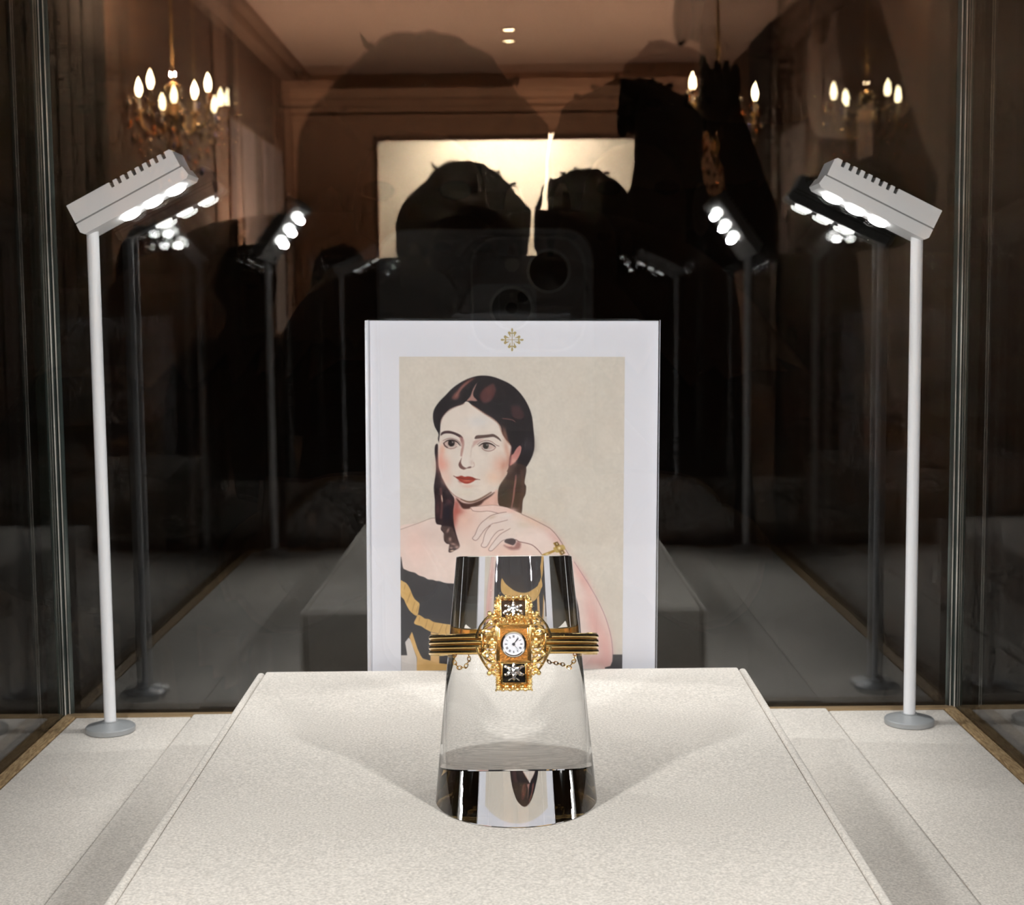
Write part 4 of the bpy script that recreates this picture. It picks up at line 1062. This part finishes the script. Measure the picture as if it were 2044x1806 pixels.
def person(label, x, y, top, arms, cloth, lean=0.0, hair='short', seed=1, fluff=.02, hunch=0.0):
    h = top - FLOOR; hw = .112 * h
    root_z = FLOOR
    V = []; E = []
    def vtx(p, r): V.append((Vector(p), r)); return len(V) - 1
    def edge(a, b): E.append((a, b))
    hy = y - lean
    pel = vtx((x, hy, FLOOR + .52 * h), (.098 * h * .95, .11 * h))
    sp1 = vtx((x, hy + lean * .3, FLOOR + .60 * h), (.085 * h, .062 * h)); edge(pel, sp1)
    sp2 = vtx((x, hy + lean * .65, FLOOR + .70 * h), (.092 * h, .066 * h)); edge(sp1, sp2)
    sp3 = vtx((x, hy + lean * .9, FLOOR + .785 * h), (.088 * h, .058 * h)); edge(sp2, sp3)
    nk = vtx((x, hy + lean, FLOOR + .835 * h), .034 * h); edge(sp3, nk)
    hb = vtx((x, y + .005 * h, FLOOR + .875 * h), .037 * h); edge(nk, hb)
    hc = vtx((x, y + .008 * h, FLOOR + .925 * h), (.045 * h, .056 * h)); edge(hb, hc)
    ht = vtx((x, y + .002 * h, FLOOR + .965 * h), (.040 * h, .048 * h)); edge(hc, ht)
    nose = vtx((x, y + .070 * h, FLOOR + .912 * h), .008 * h); edge(hc, nose)
    hands = []
    for s, (el, wr, hd) in zip((-1, 1), arms):
        cl = vtx((x + s * hw * .5, hy + lean * .9, FLOOR + .805 * h + hunch * .8), .045 * h + hunch * .2); edge(sp3, cl)
        sh = vtx((x + s * hw, hy + lean * .9, FLOOR + .790 * h + hunch), .040 * h + hunch * .15); edge(cl, sh)
        e = vtx(el, .030 * h); edge(sh, e)
        w = vtx(wr, .017 * h); edge(e, w)
        d = Vector(hd)
        side = Vector((-s, 0, .25)) if abs(d.normalized().x) < .8 else Vector((0, 0, 1))
        hv, he = hand_chain(wr, d, side, -s if abs(d.normalized().z) < .9 else -s)
        o0 = len(V); V.extend(hv); E.append((w, o0)); E.extend([(a + o0, b + o0) for a, b in he])
        hands.append(Vector(wr))
        hp = vtx((x + s * .052 * h, hy, FLOOR + .485 * h), .058 * h); edge(pel, hp)
        kn = vtx((x + s * .058 * h, hy + .01, FLOOR + .275 * h), .038 * h); edge(hp, kn)
        an = vtx((x + s * .062 * h, hy - .01, FLOOR + .045 * h), .026 * h); edge(kn, an)
        he_ = vtx((x + s * .064 * h, hy + .03 * h, FLOOR + .022 * h), .023 * h); edge(an, he_)
        to = vtx((x + s * .070 * h, hy + .11 * h, FLOOR + .017 * h), .018 * h); edge(he_, to)
    me = bpy.data.meshes.new('person')
    O = Vector((x, hy, FLOOR))
    me.from_pydata([v - O for v, _ in V], E, [])
    o = bpy.data.objects.new('person', me); COL.objects.link(o); o.location = O
    sk = o.modifiers.new('skin', 'SKIN'); sk.use_smooth_shade = True
    if not me.skin_vertices: 
        bpy.context.view_layer.update()
    for i, (v, r) in enumerate(V):
        me.skin_vertices[0].data[i].radius = r if isinstance(r, tuple) else (r, r)
    me.skin_vertices[0].data[pel].use_root = True
    sb = o.modifiers.new('sub', 'SUBSURF'); sb.levels = 2; sb.render_levels = 2
    bpy.context.view_layer.update()
    ev = o.evaluated_get(bpy.context.evaluated_depsgraph_get())
    nm = bpy.data.meshes.new_from_object(ev)
    o.modifiers.clear(); o.data = nm; nm.name = 'person'
    nm.materials.clear(); nm.materials.append(cloth); nm.materials.append(M['skin'])
    zc = .845 * h
    for p in nm.polygons:
        c = p.center + O
        p.use_smooth = True
        p.material_index = 1 if (p.center.z > zc or any((c - w).length < .16 and (c - w).dot(Vector(a[2])) > 0.0 for w, a in zip(hands, arms))) else 0
    tag(o, label, 'person')
    hx, hz = 0, .925 * h; y0 = y - hy
    for s in (-1, 1):
        m2 = MB(); m2.ball((s * .019 * h, y0 + .058 * h, hz + .004 * h), (.0085 * h, .005 * h, .005 * h), 10, 6); m2.build('eye', M['eye'], o)
        m2 = MB(); m2.ball((s * .048 * h, y0 + .002 * h, hz - .006 * h), (.007 * h, .012 * h, .019 * h), 8, 8); m2.build('ear', M['skin'], o)
    m2 = MB(); m2.ball((0, y0 + .054 * h, hz - .034 * h), (.015 * h, .006 * h, .005 * h), 10, 6); m2.build('mouth', M['lip'], o)
    # hair: a ruffled cap over crown and back of the head, with loose wisps
    m2 = MB(); r = random.Random(seed)
    m2.ball((0, y0 - .006 * h, hz + .012 * h), (.050 * h + fluff, .062 * h + fluff, .066 * h + fluff * .6), 40, 26)
    keep = []
    vs = []
    for v in m2.v:
        p = Vector(v); q = p - Vector((0, y0, hz + .012 * h))
        f = 1 + .10 * noise.noise(p * 22 + Vector((seed, 0, 0))) + .05 * noise.noise(p * 60)
        if q.y > .012 * h and q.z < .040 * h: f = .5
        elif q.z < -.02 * h and hair == 'short': f *= max(.6, 1 + (q.z + .02 * h) / (.1 * h))
        vs.append(tuple(Vector((0, y0, hz + .012 * h)) + q * f))
    m2.v = vs
    for k in range(6):
        a = r.uniform(0, 2 * math.pi); t = r.uniform(.1, .7)
        b = Vector((math.cos(a) * (.05 * h + fluff) * t, y0 - .006 * h + math.sin(a) * (.055 * h + fluff) * t, hz + .012 * h + (.062 * h + fluff * .55) * math.sqrt(1 - t * t)))
        d = Vector((math.cos(a), math.sin(a) * .5, .25)).normalized()
        m2.tube([b - d * .01, b + d * .015 + Vector((0, 0, .004)), b + d * r.uniform(.012, .022) + Vector((0, 0, r.uniform(-.004, .012)))], [.005, .003, .0008], 5)
    m2.build('hair', M['hair'], o)
    return o
PXc, PZc = 0.003, LENS_Z
down = lambda x, y, top, s: ((x + s * .135 * (top - FLOOR), y - .01, FLOOR + .60 * (top - FLOOR)), (x + s * .14 * (top - FLOOR), y + .03, FLOOR + .46 * (top - FLOOR)), (0.0, .1, -1.0))
person('person in black standing behind the phone, head dark against the bright doorway', -0.072, -0.82, 1.478,
       (((-0.30, -.42, 1.14), (-0.085, -.085, 1.165), (.45, .8, .45)), ((.19, -.42, 1.14), (.078, -.085, 1.165), (-.45, .8, .45))), M['cloth'], lean=-0.10, seed=2, fluff=.026, hunch=.14)
tp = 1.82
person('tall person in a black jacket with one arm raised, at the right', 0.336, -1.62, tp,
       (down(0.336, -1.62, tp, -1), ((.52, -1.56, 1.42), (.45, -1.46, 1.62), (-.22, .1, 1.0))), M['cloth'], seed=5, fluff=.003)
tp = 1.515
person('shorter dark-haired person between the phone holder and the tall person', 0.142, -1.26, tp, (down(0.142, -1.26, tp, -1), down(0.142, -1.26, tp, 1)), M['cloth'], seed=7, fluff=.014)
tp = 1.45
person('person in navy standing at the far left of the group', -0.77, -2.80, tp, (down(-0.77, -2.80, tp, -1), down(-0.77, -2.80, tp, 1)), M['cloth_navy'], seed=9, fluff=.01)
tp = 1.47
person('person in black beside the one in navy, further back', -0.56, -3.35, tp, (down(-0.56, -3.35, tp, -1), down(-0.56, -3.35, tp, 1)), M['cloth'], seed=12, fluff=.01)

# ------------------------------------------------------------------ the phone taking the picture
phone = thing('smartphone', 'dark smartphone held up to photograph the watch, two ringed lenses', 'phone', (PXc - .0085, -0.0085, PZc - .121))
def pp(name, mb, mat, parent=None):
    mb.xform(Matrix.Translation(-phone.location)); return mb.build(name, mat, parent or phone)
M['phone'] = pmat('dark_grey_phone_glass', (0.60, 0.60, 0.62), 0.35)
M['phone_bump'] = pmat('camera_plateau', (0.42, 0.42, 0.44), 0.3)
M['phone_ring'] = pmat('lens_ring', (0.85, 0.85, 0.85), 0.5, 0.0)
M['lensglass'] = pmat('dark_lens', (0.006, 0.006, 0.008), 0.08)
def rounded(w, hgt, r, n=6):
    out = []
    for cx, cz, a0 in ((w / 2 - r, hgt / 2 - r, 0), (-w / 2 + r, hgt / 2 - r, 90), (-w / 2 + r, -hgt / 2 + r, 180), (w / 2 - r, -hgt / 2 + r, 270)):
        for k in range(n + 1):
            a = R(a0 + 90 * k / n); out.append((cx + r * math.cos(a), cz + r * math.sin(a)))
    return out
mb = MB(); mb.prism([(PXc - .0085 + x, PZc - .0475 + z) for x, z in rounded(.071, .147, .010)], -.0050, -.0125); body = pp('body', mb, M['phone'])
mb = MB(); mb.prism([(PXc + .0055 + x, PZc + .0045 + z) for x, z in rounded(.037, .037, .009)], -.0035, -.0051); bump = pp('camera_plateau', mb, M['phone_bump'])
mb = MB(); mb.tube([(PXc + .0055 + x, -.0035, PZc + .0045 + z) for x, z in rounded(.037, .037, .009)], .0005, 6, closed=True); pp('plateau_edge', mb, M['phone_ring'], bump)
for dx, dz in ((0, 0), (.0123, .012)):
    c = (PXc + dx, 0, PZc + dz)
    mb = MB(); mb.lathe([(.0073, .0035), (.0073, .0018), (.0063, .0018), (.0063, .0034)], 40, c, 'Y'); ln = pp('lens_ring', mb, M['phone_ring'], bump)
    mb = MB(); mb.lathe([(.0064, .0026), (0, .0024)], 32, c, 'Y'); pp('lens_glass', mb, M['lensglass'], bump)
mb = MB(); mb.lathe([(.0024, .0036), (.0024, .0030), (0, .0030)], 24, (PXc + .0003, 0, PZc + .0142), 'Y'); pp('flash', mb, M['plaster'], bump)
mb = MB(); mb.prism([(PXc - .0085 + x, PZc - .0475 + z) for x, z in rounded(.066, .142, .008)], -.0125, -.0128); pp('screen', mb, M['black'])

# caustic light through the acrylic
for o in stand.children:
    try: o.cycles.is_caustics_caster = USE_MNEE
    except Exception: pass
for o in list(ped.children):
    try: o.cycles.is_caustics_receiver = USE_MNEE
    except Exception: pass
